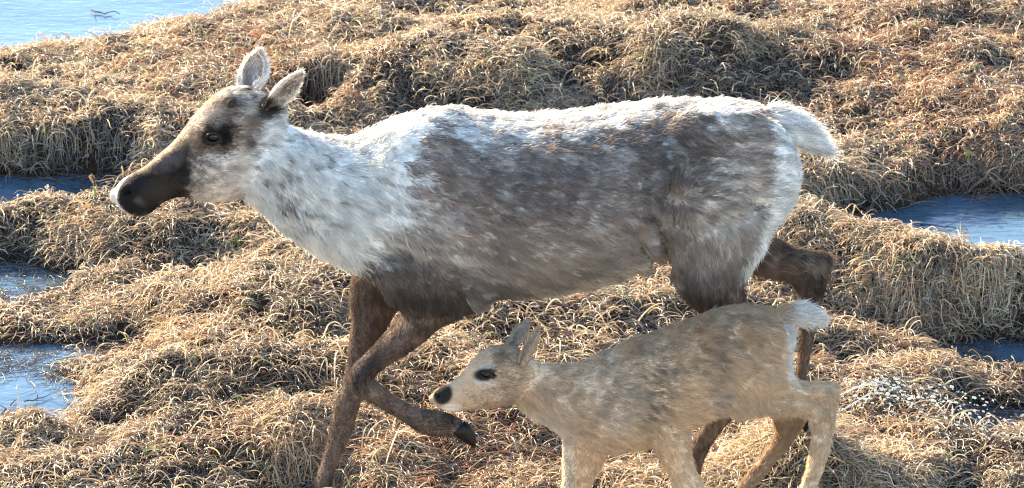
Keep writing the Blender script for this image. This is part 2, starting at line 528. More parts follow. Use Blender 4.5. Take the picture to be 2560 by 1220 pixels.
def make_fur(name, roots, nrm, dirs, L, lift, rad, col, parent, droop=0.25, K=5, frizz=0.1):
    n = len(roots)
    dirs = dirs - nrm * (dirs * nrm).sum(1, keepdims=True)
    dirs = unit(dirs)
    side = np.cross(nrm, dirs)
    # locks: neighbouring hairs swing together
    s1 = fbm(roots[:, 0] * 45, roots[:, 1] * 45, roots[:, 2] * 45, 3, 2)
    s2 = fbm(roots[:, 0] * 14, roots[:, 1] * 14, roots[:, 2] * 14, 9, 2)
    ang = 0.28 * s1 + 0.28 * s2 + rng.normal(0, 0.16, n)
    d = dirs * np.cos(ang)[:, None] + side * np.sin(ang)[:, None]
    lf = lift * (1 + 0.5 * fbm(roots[:, 0] * 30, roots[:, 1] * 30, roots[:, 2] * 30, 4, 2)) + rng.normal(0, 0.08, n)
    lf = np.clip(lf * np.where(rng.random(n) < .22, 1.5, .38), 0.03, 1.3)
    t = np.linspace(0, 1, K)[None, :, None]
    fr = rng.normal(0, frizz, (n, 1, 3)) * t ** 2 * L[:, None, None]
    pts = (roots - nrm * 0.001)[:, None] + L[:, None, None] * (d[:, None] * t * np.cos(lf)[:, None, None]
          + nrm[:, None] * (t - 0.45 * t * t) * np.sin(lf)[:, None, None]) + fr
    pts[:, :, 2] -= droop * (L[:, None] * np.linspace(0, 1, K)[None] ** 2) * 0.5
    f_ = 75.0
    wv3 = np.stack([fbm(roots[:, 0] * f_, roots[:, 1] * f_, roots[:, 2] * f_, 60 + q_, 2) for q_ in range(3)], 1)
    wv3 = wv3 - nrm * (wv3 * nrm).sum(1, keepdims=True) * .6
    pts = pts + wv3[:, None] * (0.22 * L)[:, None, None] * t ** 1.5
    taper = np.array([1.0, 1.0, 0.9, 0.65, 0.2]) if K == 5 else np.linspace(1, .2, K)
    return curves_obj(name, pts, rad[:, None] * taper[None], col, M_FUR, parent)

def ear_mesh(base, tip, y0, y1, half, opend, cup, parent, bow=0.0):
    b, tp = P(base[0], base[1], y0), P(tip[0], tip[1], y1)
    ax = unit(tp - b)
    od = np.array(opend, float); od = unit(od - ax * (od @ ax))
    sd_ = np.cross(ax, od)
    ns, ntt = 16, 13
    prof = np.interp(np.linspace(0, 1, ns), [0, .15, .35, .55, .75, .9, 1], [.50, .72, .95, 1.0, .82, .48, .08])
    phi = np.interp(np.linspace(0, 1, ns), [0, .3, .7, 1], [2.3, 1.6, 1.15, 1.0]) * cup
    layers = []
    for off in (0.0, 0.007):
        g = []
        for i in range(ns):
            s = i / (ns - 1)
            c = b + (tp - b) * s + od * bow * math.sin(s * math.pi)
            R = half * prof[i] / max(math.sin(min(phi[i], 1.5)), .3)
            R2 = R - off
            for j in range(ntt):
                t = -1 + 2 * j / (ntt - 1)
                a = t * phi[i]
                g.append(c + sd_ * math.sin(a) * R2 - od * (math.cos(a) * R2 - R * 0.55))
        layers.append(np.array(g))
    vs = np.concatenate(layers); N = ns * ntt; F = []
    for i in range(ns - 1):
        for j in range(ntt - 1):
            q = (i * ntt + j, i * ntt + j + 1, (i + 1) * ntt + j + 1, (i + 1) * ntt + j)
            F.append(q[::-1]); F.append(tuple(N + k for k in q))
    for i in range(ns - 1):
        for j in (0, ntt - 1):
            q = (i * ntt + j, (i + 1) * ntt + j, N + (i + 1) * ntt + j, N + i * ntt + j)
            F.append(q if j == 0 else q[::-1])
    for j in range(ntt - 1):
        q = (j, j + 1, N + j + 1, N + j); F.append(q)
        k = (ns - 1) * ntt
        F.append((k + j, N + k + j, N + k + j + 1, k + j + 1))
    o = mesh_obj('ear', vs, F, M_SKIN, parent)
    return o, ax, od

def paint_mesh(me, colfn):
    co, nr, _ = tri_data(me)
    c = colfn(co, nr, hair=False)
    a = me.attributes.new('hcol', 'FLOAT_COLOR', 'POINT')
    rgba = np.ones((len(co), 4), np.float32); rgba[:, :3] = c
    a.data.foreach_set('color', rgba.ravel())

def surf(me_co, u, v, r=9):
    pu, pv = proj(me_co)
    m = (pu - u) ** 2 + (pv - v) ** 2 < r * r
    q = me_co[m]
    return q[np.argmin(q[:, 1])] if len(q) else P(u, v, 0)

def ellipsoid(name, c, r, axis_rot, mat, parent, n=20, m=12):
    from mathutils import Euler
    R = np.array(Euler(axis_rot).to_matrix())
    vs = [c + R @ np.array([0, 0, r[2]])]
    for i in range(1, m):
        ph = math.pi * i / m
        for j in range(n):
            t = 2 * math.pi * j / n
            vs.append(c + R @ np.array([r[0] * math.sin(ph) * math.cos(t), r[1] * math.sin(ph) * math.sin(t), r[2] * math.cos(ph)]))
    vs.append(c - R @ np.array([0, 0, r[2]]))
    F = [(0, 1 + j, 1 + (j + 1) % n) for j in range(n)]
    for i in range(m - 2):
        for j in range(n):
            F.append((1 + i * n + j, 1 + (i + 1) * n + j, 1 + (i + 1) * n + (j + 1) % n, 1 + i * n + (j + 1) % n))
    k = 1 + (m - 2) * n
    F += [(k + j, len(vs) - 1, k + (j + 1) % n) for j in range(n)]
    return mesh_obj(name, np.array(vs), F, mat, parent)

def tube_mesh(pts, rads, nring=8, flat=1.0):
    pts = np.asarray(pts, float)
    T = unit(np.gradient(pts, axis=0))
    ref = np.array([0, 1.0, 0.02])
    vs, F = [], []
    for p, t, r in zip(pts, T, rads):
        a = unit(np.cross(t, ref)); b = np.cross(t, a)
        for j in range(nring):
            th = 2 * math.pi * j / nring
            vs.append(p + a * r * math.cos(th) + b * r * flat * math.sin(th))
    for i in range(len(pts) - 1):
        for j in range(nring):
            j2 = (j + 1) % nring
            F.append((i * nring + j, i * nring + j2, (i + 1) * nring + j2, (i + 1) * nring + j))
    F.append(tuple(range(nring))[::-1]); F.append(tuple((len(pts) - 1) * nring + j for j in range(nring)))
    return vs, F

def eyelids(name, c, rx, rz, thick, parent, tilt, upper):
    """a rim of skin that follows half of the eye opening"""
    pts, rr = [], []
    for k in range(13):
        a = math.pi * k / 12
        x = -math.cos(a) * rx
        z = math.sin(a) * rz * (1 if upper else -1)
        ct, st = math.cos(tilt), math.sin(tilt)
        bulge = -0.004 * math.sin(a)
        pts.append(c + np.array([x * ct - z * st, bulge, x * st + z * ct]))
        rr.append(thick * (0.5 + 0.6 * math.sin(a)))
    vs, F = tube_mesh(pts, rr, 8)
    return mesh_obj(name, vs, F, M_LID, parent)

def hoof(name, top, tip, wpx, y, parent, yaw=0.0):
    """cloven hoof: two claws side by side; top and tip are pixel positions"""
    for s in (-1, 1):
        yy = y + s * 0.017
        a, b = P(top[0], top[1], yy), P(tip[0], tip[1], yy)
        d = unit(b - a); L = np.linalg.norm(b - a)
        nrm_ = np.array([-d[2], 0, d[0]])
        vs, F = [], []
        ring = 10
        prof = [(0, 1.0), (.25, 1.08), (.55, .9), (.8, .55), (1.0, .14)]
        w = wpx / 2000.0
        for t, k in prof:
            c = a + d * L * t - nrm_ * w * (1 - k) * 0.6 * (1 if nrm_[2] > 0 else -1)
            for j in range(ring):
                th = 2 * math.pi * j / ring
                vs.append(c + nrm_ * w * k * math.cos(th) + np.array([0, 1, 0]) * 0.016 * (0.4 + 0.6 * k) * math.sin(th))
        for i in range(len(prof) - 1):
            for j in range(ring):
                j2 = (j + 1) % ring
                F.append((i * ring + j, i * ring + j2, (i + 1) * ring + j2, (i + 1) * ring + j))
        F.append(tuple(range(ring))[::-1]); F.append(tuple((len(prof) - 1) * ring + j for j in range(ring)))
        mesh_obj('hoof', vs, F, M_HOOF, parent)

def ellm(u, v, cu, cv, ru, rv, rot=0, soft=0.25):
    c, s = math.cos(math.radians(rot)), math.sin(math.radians(rot))
    x, y = u - cu, v - cv
    a, b = (x * c + y * s) / ru, (-x * s + y * c) / rv
    return sstep(-(np.sqrt(a * a + b * b)), -(1 + soft), -(1 - soft))

def mixc(col, m, c):
    m = np.asarray(m, float)
    return col * (1 - m[:, None]) + np.array(c)[None] * m[:, None]

def streak(u, v, g, k):
    """hair-to-hair tone that runs in locks along the lie of the coat"""
    def rot(a, l, w, seed):
        c, s_ = math.cos(math.radians(a)), math.sin(math.radians(a))
        return fbm((u * c + v * s_) / (l * k), (-u * s_ + v * c) / (w * k), 0, seed, 3)
    t = rot(16, 34, 8, 81); n_ = rot(48, 34, 8, 82); l = rot(80, 40, 7, 83); h = rot(-38, 20, 6, 84)
    o = np.where(g == 1, n_, t); o = np.where(g >= 4, l, o); o = np.where(g == 0, h, o)
    return .30 * o

# ================================================================== MOTHER
YN, YF = -0.105, 0.105          # near and far pairs of legs
cow = Beast()
HEAD, NECK, TRUNK, TAIL, LEGN, LEGF = 0, 1, 2, 3, 4, 5
cow.loft([(286, 468, 290, 512, .018), (300, 449, 309, 531, .036), (326, 431, 345, 545, .043), (358, 413, 378, 536, .044), (398, 380, 412, 508, .045),
          (434, 347, 456, 494, .053), (481, 288, 500, 505, .070), (518, 247, 548, 505, .082), (562, 218, 598, 498, .086),
          (610, 213, 640, 470, .082), (660, 235, 668, 430, .065)], 0, HEAD, .003)
cow.loft([(655, 262, 562, 488, .055), (705, 288, 606, 505, .072), (752, 312, 656, 540, .082), (800, 328, 716, 592, .095), (868, 336, 800, 646, .115),
          (935, 314, 880, 684, .14), (1010, 275, 962, 722, .15), (1100, 290, 1080, 720, .14)], 0, NECK, .011)
cow.loft([(945, 330, 920, 690, .12), (985, 285, 965, 728, .15), (1050, 262, 1040, 765, .175), (1120, 254, 1120, 765, .195), (1200, 265, 1200, 756, .215), (1300, 271, 1300, 752, .235),
          (1400, 266, 1400, 742, .24), (1500, 256, 1500, 722, .235), (1600, 244, 1600, 690, .22), (1700, 235, 1700, 670, .20),
          (1790, 233, 1790, 660, .195), (1860, 242, 1855, 640, .175), (1900, 254, 1892, 595, .145), (1930, 285, 1922, 520, .09)], 0, TRUNK, .011)
cow.blob(1150, 610, -.115, .13, .075, .19)
cow.blob(1150, 610, .115, .13, .075, .19)
cow.blob(1800, 440, -.082, .20, .085, .19)
cow.blob(1800, 440, .082, .20, .085, .19)
cow.loft([(1925, 262, 1940, 330, .03), (1975, 272, 1968, 350, .03), (2018, 296, 1992, 368, .027), (2050, 328, 2016, 380, .020), (2068, 360, 2042, 386, .010)], 0, TAIL, .004)
# near foreleg, lifted and folded
cow.loft([(980, 560, 1260, 560, .06, .03), (935, 660, 1215, 660, .075), (965, 740, 1195, 735, .07), (1002, 778, 1175, 775, .060), (982, 812, 1108, 808, .052), (960, 836, 1062, 852, .045),
          (925, 872, 1010, 888, .038), (897, 897, 966, 916, .035), (876, 922, 944, 934, .035), (869, 952, 938, 944, .036),
          (884, 984, 940, 950, .035), (912, 1000, 950, 955, .031), (954, 1024, 982, 982, .024), (1003, 1054, 1034, 1012, .022),
          (1046, 1081, 1068, 1020, .027), (1086, 1092, 1100, 1024, .028), (1128, 1094, 1130, 1034, .026), (1148, 1092, 1150, 1044, .024)], YN, LEGN, .003)
# far foreleg, bearing the weight
cow.loft([(900, 620, 1090, 600, .06, -.03), (880, 700, 1040, 700, .055), (872, 750, 1000, 765, .045), (878, 803, 975, 805, .040), (872, 850, 950, 852, .036), (866, 908, 927, 908, .034),
          (854, 965, 916, 970, .034), (836, 1010, 902, 1010, .034), (822, 1075, 880, 1085, .028), (806, 1140, 850, 1150, .025), (787, 1200, 830, 1210, .025),
          (768, 1258, 815, 1270, .027), (760, 1290, 805, 1300, .028)], YF, LEGF, .003)
# near hind leg
cow.loft([(1640, 440, 1930, 440, .06, .04), (1650, 560, 1938, 520, .085), (1658, 625, 1920, 600, .085), (1668, 680, 1880, 668, .075), (1700, 732, 1862, 712, .062), (1745, 776, 1868, 762, .052), (1790, 835, 1884, 820, .042),
          (1826, 890, 1905, 880, .036), (1836, 935, 1908, 930, .036), (1806, 990, 1868, 1010, .028), (1758, 1055, 1812, 1070, .025), (1728, 1110, 1775, 1122, .025),
          (1712, 1165, 1756, 1172, .026), (1702, 1240, 1745, 1250, .027)], YN, LEGN, .003)
# far hind leg
cow.loft([(1780, 480, 1960, 480, .05, -.02), (1820, 600, 1935, 560, .06), (1858, 672, 1930, 585, .05), (1926, 693, 1972, 606, .040), (1972, 712, 2030, 625, .035), (1990, 733, 2076, 633, .032),
          (1994, 752, 2081, 662, .031), (1996, 790, 2052, 765, .027), (1996, 850, 2036, 850, .024), (1988, 925, 2018, 935, .024), (1984, 975, 2014, 982, .025), (1992, 1010, 2024, 1012, .025)], YF, LEGF, .003)

def cow_deform(co, nr):
    u, v = proj(co)
    near = np.sign(nr[:, 1])
    w = np.abs(nr[:, 1])
    # ribs, flank folds and soft unevenness of the coat
    f = 0.004 * fbm(co[:, 0] * 9, co[:, 1] * 9, co[:, 2] * 5, 71, 3)
    fold = ellm(u, v, 1655, 560, 60, 130, 12, .6)
    f = f + fold * 0.010 * np.sin((u - 0.25 * v) / 9.0 + 2 * fbm(u / 60, v / 60, 0, 5, 2))
    f = f - 0.022 * ellm(u, v, 1655, 640, 22, 80, 10, .8)
    f = f - 0.008 * ellm(u, v, 1240, 640, 34, 110, -14, .95)
    f = f + 0.003 * ellm(u, v, 1215, 620, 70, 90, 0, .8) * np.sin((u + .3 * v) / 14.)
    trunk = ellm(u, v, 1450, 450, 600, 330, 0, .3)
    out = co + nr * (f * trunk)[:, None]
    out = out + nr * (.0028 * fbm(co[:, 0] * 26, co[:, 1] * 30, co[:, 2] * 34, 75, 2) * (u > 640) * (v < 720))[:, None]
    # eye sockets and nostrils
    hd = (u < 640).astype(float)
    g = -0.010 * ellm(u, v, 530, 347, 17, 13, -8, .7) + 0.008 * (ellm(u, v, 530, 330, 44, 20, -25, .6))
    g = g - 0.013 * ellm(u, v, 321, 480, 11, 8, -35, .5) + 0.006 * ellm(u, v, 322, 478, 26, 22, -30, .5)
    g = g - 0.008 * ellm(u, v, 430, 440, 60, 26, -32, .7) + 0.007 * ellm(u, v, 545, 425, 50, 45, 0, .7)
    g = g - 0.004 * ellm(u, v, 335, 535, 34, 4, 24, .6)
    return out + nr * (g * hd * w)[:, None]

COW_WHITE = [(556, 502), (562, 455), (575, 410), (610, 392), (632, 340), (650, 290), (700, 262), (760, 300), (880, 326), (1000, 262), (1100, 240), (1140, 250), (1085, 300), (1060, 330),
             (1045, 400), (1050, 470), (1010, 560), (960, 600), (930, 640), (905, 690), (870, 730), (780, 715), (640, 600)]
COW_BACK = [(1000, 235), (1300, 250), (1750, 215), (2100, 250), (2100, 420), (1985, 420), (1982, 300), (1950, 300), (1925, 282), (1880, 280), (1835, 290), (1800, 335), (1785, 300), (1730, 292), (1650, 270), (1590, 300),
            (1570, 330), (1520, 300), (1480, 345), (1430, 352), (1400, 320), (1375, 298), (1350, 335), (1310, 345), (1230, 360), (1190, 395), (1165, 390), (1145, 350), (1120, 320), (1060, 345), (1000, 330)]
COW_RUMP = [(1950, 240), (2050, 300), (2020, 460), (1990, 560), (1930, 640), (1880, 700), (1850, 690), (1850, 655), (1868, 620), (1893, 570), (1912, 510), (1922, 440), (1930, 380), (1925, 310)]
COW_SHOULDER = [(1050, 470), (1110, 500), (1170, 580), (1200, 640), (1285, 705), (1250, 735), (1190, 700), (1130, 640), (1020, 630), (930, 650), (960, 590), (1010, 540)]
COW_MUZZLE = [(352, 428), (400, 388), (432, 362), (470, 352), (490, 385), (476, 425), (488, 455), (500, 478), (470, 500), (425, 522), (385, 550), (350, 548), (318, 528), (296, 505), (300, 470), (318, 448)]
COW_NOSETIP = [(270, 440), (300, 440), (322, 440), (305, 458), (293, 480), (293, 505), (312, 528), (338, 543), (352, 556), (300, 560), (265, 510)]
COW_TAN = [(1250, 745), (1330, 720), (1450, 700), (1560, 660), (1620, 640), (1670, 655), (1690, 700), (1600, 790), (1260, 800)]
COW_NECKSP = [(670, 440), (700, 455), (760, 490), (800, 540), (790, 575), (740, 570), (700, 530), (672, 480)]

def cow_color(p, n, hair=True, region=None, ear=0):
    u, v = proj(np.stack([p[:, 0], np.clip(p[:, 1], -.12, .12), p[:, 2]], 1))
    N = len(p)
    j = rng.normal(0, 1, (N, 3)) if hair else np.zeros((N, 3))
    wu = u + 34 * fbm(u / 60, v / 26, 0, 1, 4) + j[:, 0] * 16
    wv = v + 20 * fbm(u / 34, v / 14, 0, 2, 4) + j[:, 1] * 9
    fine = fbm(u / 26, v / 7, p[:, 1] * 20, 6, 3)
    W, B, D, Gy, T = (.76, .75, .72), (.36, .295, .255), (.030, .027, .028), (.62, .57, .51), (.60, .50, .39)
    col = np.tile(np.array(B), (N, 1)) * (1 + 0.22 * fine + .22 * fbm(u / 90, v / 50, 0, 12, 3))[:, None]
    # grey flank low down, darker patch high on the side
    col = mixc(col, 0.35 * ellm(wu, wv, 1450, 620, 300, 90, 0, .5), (.44, .36, .29))
    col = mixc(col, 0.85 * ellm(wu, wv, 1690, 375, 130, 90, 10, .5), (.165, .13, .112))
    col = mixc(col, 0.75 * ellm(wu, wv, 1330, 430, 240, 80, 5, .6), (.20, .16, .137))
    m = ellm(wu, wv, 1840, 500, 110, 110, 0, .5) * np.clip(0.5 + 0.7 * fine, 0, 1)
    col = mixc(col, m, Gy)
    m = ellm(wu, wv, 1880, 370, 80, 80, 0, .5) * np.clip(0.25 + 0.6 * fine, 0, 1)
    col = mixc(col, m, Gy)
    col = mixc(col, 0.9 * inpoly(wu, wv, COW_TAN) * (v > 640), T)
    s = inpoly(wu, wv, COW_SHOULDER)
    col = mixc(col, s * np.clip(0.55 + 0.5 * fine, 0, 1), (.56, .52, .47))
    m = ellm(wu, wv, 1020, 690, 170, 60, 0, .3) + ellm(wu, wv, 1235, 715, 75, 50, 0, .6)
    col = mixc(col, np.clip(m, 0, 1) * 0.8, (.17, .135, .115))
    s = inpoly(wu, wv, COW_BACK)
    gr = np.clip(0.92 + 0.5 * fine - 0.25 * sstep(v, 262, 340), 0, 1)
    col = mixc(col, s * gr, (.76, .74, .70))
    col = mixc(col, 0.55 * ellm(wu, wv, 1070, 330, 70, 35, -25, .5) * np.clip(.5 - fine, 0, 1), (.14, .115, .10))
    col = mixc(col, inpoly(wu, wv, COW_WHITE), W)
    col = mixc(col, inpoly(u + j[:, 0] * 6, v + j[:, 1] * 5, COW_RUMP), W)
    gz = fbm((u * .96 + v * .28) / 46, (v * .96 - u * .28) / 15, 0, 23, 4)
    col = mixc(col, sstep(gz, .35, .95) * .5 * (u > 1050), (.60, .56, .51))
    col = mixc(col, sstep(-gz, .4, 1.0) * .5 * (u > 1000) * (v < 400), (.17, .135, .115))
    # flecks on the neck
    fl = fbm(u / 20 + 9, v / 13, 0, 15, 2)
    zone = ellm(u, v, 780, 430, 190, 150, 25, .6)
    col = mixc(col, sstep(fl, .5, .9) * zone * 0.7, (.20, .165, .145))
    fl2 = fbm((u + v) / 26 + 3, (v - u) / 9, 0, 18, 2)
    col = mixc(col, inpoly(wu, wv, COW_NECKSP) * np.clip(.3 + fl2 * 1.2, 0, 1), (.15, .125, .115))
    col = mixc(col, ellm(u, v, 820, 345, 150, 26, 12, .5) * np.clip(fl2 * 1.3 - .3, 0, .6), (.24, .20, .17))
    # head
    hd = (u < 700) & (v < 560)
    hc = np.tile(np.array((.235, .17, .125)), (N, 1)) * (1 + .15 * fine)[:, None]
    hu, hv = u + 9 * fbm(u / 18, v / 18, 0, 33, 2) + j[:, 0] * 5, v + 9 * fbm(u / 18, v / 18, 0, 34, 2) + j[:, 1] * 5
    hc = mixc(hc, 0.75 * ellm(hu, hv, 505, 275, 80, 26, -42, .4), (.60, .49, .38))
    hc = mixc(hc, 0.6 * ellm(hu, hv, 600, 300, 45, 45, 0, .5) * np.clip(.6 + fl2, 0, 1), (.50, .44, .38))
    hc = mixc(hc, 0.8 * ellm(hu, hv, 560, 262, 40, 26, -20, .4), (.34, .25, .18))
    hc = mixc(hc, 0.95 * ellm(hu, hv, 608, 232, 62, 28, 10, .4) * np.clip(.7 + fl2, 0, 1), (.76, .70, .62))
    cr_ = fbm((u + v) / 11, (v - u) / 30, 0, 21, 2)
    hc = mixc(hc, 0.95 * ellm(hu, hv, 622, 248, 42, 34, 20, .5) * sstep(cr_, -.2, .3), (.76, .70, .63))
    hc = mixc(hc, 0.9 * ellm(hu, hv, 618, 262, 42, 34, 40, .5) * sstep(-cr_, .1, .45), (.035, .03, .03))
    hc = mixc(hc, 0.7 * ellm(hu, hv, 575, 258, 20, 16, 0, .5), (.10, .075, .06))
    hc = mixc(hc, inpoly(hu, hv, [(466, 395), (500, 392), (560, 385), (600, 355), (632, 330), (665, 360), (700, 440), (700, 560), (470, 560), (474, 480)]), (.68, .62, .56))
    hc = mixc(hc, 0.85 * ellm(hu, hv, 500, 408, 42, 38, 0, .6) * np.clip(.65 + fl2, 0, 1), (.17, .145, .13))
    hc = mixc(hc, .6 * ellm(hu, hv, 488, 465, 26, 34, 0, .7), (.20, .16, .13))
    hc = mixc(hc, 0.5 * ellm(hu, hv, 610, 335, 36, 50, 20, .4), (.40, .31, .24))
    hc = mixc(hc, 0.75 * ellm(hu, hv, 655, 315, 20, 42, 10, .4), (.20, .145, .11))
    hc = mixc(hc, 0.8 * ellm(hu, hv, 622, 370, 9, 32, -25, .4), (.10, .075, .06))
    hc = mixc(hc, .97 * ellm(hu, hv, 535, 343, 42, 32, 18, .4), (.016, .012, .012))
    hc = mixc(hc, 0.9 * ellm(hu, hv, 566, 322, 24, 20, 55, .4), (.016, .013, .013))
    mu, mv = u + 1.6 * (hu - u), v + 1.2 * (hv - v)
    mz = 1 - (1 - ellm(mu, mv, 352, 488, 62, 60, -20, .22)) * (1 - ellm(mu, mv, 412, 448, 72, 50, -38, .38)) * (1 - .9 * ellm(mu, mv, 452, 398, 42, 34, -40, .6)) * (1 - .85 * ellm(mu, mv, 440, 475, 52, 26, -22, .4))
    hc = mixc(hc, .98 * mz, (.006, .006, .008))
    hc = mixc(hc, 0.4 * ellm(hu, hv, 425, 408, 32, 14, -35, .9), (.17, .15, .15))
    hc = mixc(hc, 0.5 * ellm(hu, hv, 405, 475, 45, 28, -20, .9), (.055, .040, .033))
    hc = mixc(hc, .6 * ellm(u, v, 338, 496, 26, 8, 35, .8), (.10, .085, .08))
    hc = mixc(hc, 0.8 * ellm(hu, hv, 392, 384, 85, 10, -38, .8), (.42, .31, .23))
    hc = mixc(hc, 0.9 * inpoly(u + j[:, 0] * 3, v + j[:, 1] * 3, COW_NOSETIP), (.66, .62, .58))
    hc = mixc(hc, ellm(u, v, 322, 482, 24, 22, -30, .25), (.010, .009, .010))
    hm = np.where(hd, sstep(-(u + (v - 300) * .35), -668, -640), 0)
    if ear == 0:
        col = col * (1 - hm[:, None]) + hc * hm[:, None]
        col = mixc(col, 0.95 * ellm(u + j[:, 0] * 4, v + j[:, 1] * 4, 664, 272, 34, 26, -20, .3), (.035, .03, .03))
    if region is not None:
        lg = ((region == LEGN) | (region == LEGF)) & (v > 655) & (u < 1260) | ((region >= LEGN) & (v > 590) & (u > 1640))
        lc = np.tile(np.array((.165, .118, .092)), (N, 1)) * (1 + 0.2 * fine)[:, None]
        lc = lc * np.exp(.28 * fbm(u / 9, v / 38, 0, 19, 3) + .18 * fbm(u / 30, v / 30, 0, 20, 2))[:, None]
        lc = mixc(lc, ellm(wu, wv, 1080, 730, 110, 45, 0, .5), (.075, .058, .05))
        lc = mixc(lc, .9 * ellm(u, v, 922, 915, 24, 66, 33, .8) * (region == LEGN), (.035, .03, .03))
        lc = mixc(lc, .85 * ellm(u, v, 1120, 1045, 20, 18, 0, .5), (.05, .04, .035))
        lc = mixc(lc, .8 * ellm(u, v, 2035, 662, 26, 18, 0, .4), (.36, .29, .22))
        lc = mixc(lc, .7 * ellm(u, v, 2040, 720, 30, 30, 0, .4), (.06, .045, .04))
        lc = mixc(lc, .6 * ellm(u, v, 1960, 625, 90, 10, 20, .5), (.07, .055, .045))
        lm = lg * (1 - inpoly(wu, wv, COW_RUMP) * 1.0) * (1 - (inpoly(wu, wv, COW_WHITE) & (v < 700)) * 1.0)
        lm = lm * sstep(v + j[:, 1] * 12 + 15 * fine, 625, 740)
        lm = np.where(region == LEGF, lg * 1.0, lm)
        col = col * (1 - lm[:, None]) + lc * lm[:, None]
        col = mixc(col, (region == TAIL) * 1.0, W)
    return np.clip(col, 0.004, .8)

cow_root = empty('caribou', (float(P(1280, 610, 0)[0]), 0, 0))
tag(cow_root, 'large grey-brown caribou with white neck and rump, walking behind the calf', 'caribou')
me = cow.finish(0.0055, 7, cow_deform)
paint_mesh(me, lambda p, n, hair: cow_color(p, n, hair, cow.field(p)[1]))
me.materials.clear(); me.materials.append(M_SKIN)
me.polygons.foreach_set('use_smooth', [True] * len(me.polygons))
body = bpy.data.objects.new('body', me); scene.collection.objects.link(body); body.parent = cow_root
body.matrix_parent_inverse = cow_root.matrix_world.inverted()
ear_f = ear_mesh((628, 228), (649, 128), .045, .07, .041, (-.55, -.8, .1), 1.0, cow_root, bow=-.006)
ear_n = ear_mesh((662, 266), (754, 180), -.055, -.10, .031, (.35, -.75, -.25), .95, cow_root, bow=.004)

def dens_cow(c, n):
    u, v = proj(c)
    d = np.where(n[:, 1] > 0.35, 0.10, 1.0)
    d = d * np.where((u < 700) & (v < 560), 2.6, 1.0)
    d = d * np.where((v > 740), 1.7, 1.0)
    d = d * np.where(v > 1260, .3, 1.0)
    return d

NH = 300000
r_, n_ = sample(me, NH, dens_cow)
d_, g_ = cow.field(r_)
u_, v_ = proj(r_)
keep = ~(((u_ - 530) ** 2 / 20 ** 2 + (v_ - 347) ** 2 / 14 ** 2 < 1) | ((u_ - 321) ** 2 + (v_ - 480) ** 2 < 100))
r_, n_, d_, g_, u_, v_ = [a[keep] for a in (r_, n_, d_, g_, u_, v_)]
N = len(r_)
L = np.full(N, .023)
L[g_ == HEAD] = np.interp(u_[g_ == HEAD], [280, 400, 480, 560, 660], [.005, .006, .010, .016, .024])
L[g_ == NECK] = np.interp(u_[g_ == NECK], [560, 700, 900], [.016, .026, .028])
L[g_ == TAIL] = .050
lg = g_ >= LEGN
L[lg] = np.interp(v_[lg], [600, 720, 820, 900], [.026, .020, .013, .011])
L *= rng.uniform(.7, 1.25, N)
lift = np.where(g_ == HEAD, .30, .40); lift[lg] = .42; lift[g_ == TAIL] = .5; lift[g_ == NECK] = .5
rad = np.where(g_ == HEAD, .00038, .00070); rad[lg] = .0005; rad[g_ == TAIL] = .0005
# hair runs back and a little downwards on the flanks
d_ = d_ + np.where((g_ == TRUNK)[:, None], np.array([0, 0, -.35]), 0)
d_ = d_ + np.where((g_ == NECK)[:, None], np.array([0.1, 0, -.25]), 0)
# whorl in front of the hip
wh = ellm(u_, v_, 1735, 500, 90, 90, 0, .5) * (n_[:, 1] < 0)
rd = np.stack([(u_ - 1720) / 60, 0 * u_, -(v_ - 505) / 60], 1)
d_ = d_ * (1 - .6 * wh[:, None]) + rd * .8 * wh[:, None]
ctone = cow_color(r_, n_, True, g_) * np.exp(rng.normal(0, .10, N) + streak(u_, v_, g_, 1.0) * np.where(g_ == NECK, .5, 1))[:, None]
make_fur('fur', r_, n_, unit(d_), L, lift, rad, ctone, cow_root)

def ear_fur(earinfo, n, colfn, parent, L0=.012, colin=(.3, .27, .25)):
    o, ax, od = earinfo
    r, nn = sample(o.data, n)
    inner = (nn @ od) > 0.1
    c = colfn(r, nn)
    c[inner] = colin
    c *= np.exp(rng.normal(0, .35, n))[:, None]
    Lh = np.where(inner, L0 * 1.3, L0) * rng.uniform(.6, 1.3, n)
    make_fur('ear_fur', r, nn, np.tile(ax, (n, 1)) + rng.normal(0, .25, (n, 3)), Lh, np.full(n, .45), np.full(n, .00035), c, o, droop=0)

def cow_ear_col_near(p, n, hair=True):
    u, v = proj(p)
    c = np.tile(np.array((.76, .69, .61)), (len(p), 1))
    return mixc(c, sstep(v + .45 * u, 545, 565), (.035, .03, .03)) if False else mixc(c, sstep(v - .9 * u, -385, -350), (.035, .03, .03))
def cow_ear_col_far(p, n, hair=True):
    return np.tile(np.array((.78, .73, .68)), (len(p), 1))
for e, fn in ((ear_f, cow_ear_col_far), (ear_n, cow_ear_col_near)):
    paint_mesh(e[0].data, fn)
ear_fur(ear_f, 9000, cow_ear_col_far, cow_root, .014, (.56, .49, .44))
ear_fur(ear_n, 8000, cow_ear_col_near, cow_root, .012, (.42, .36, .32))

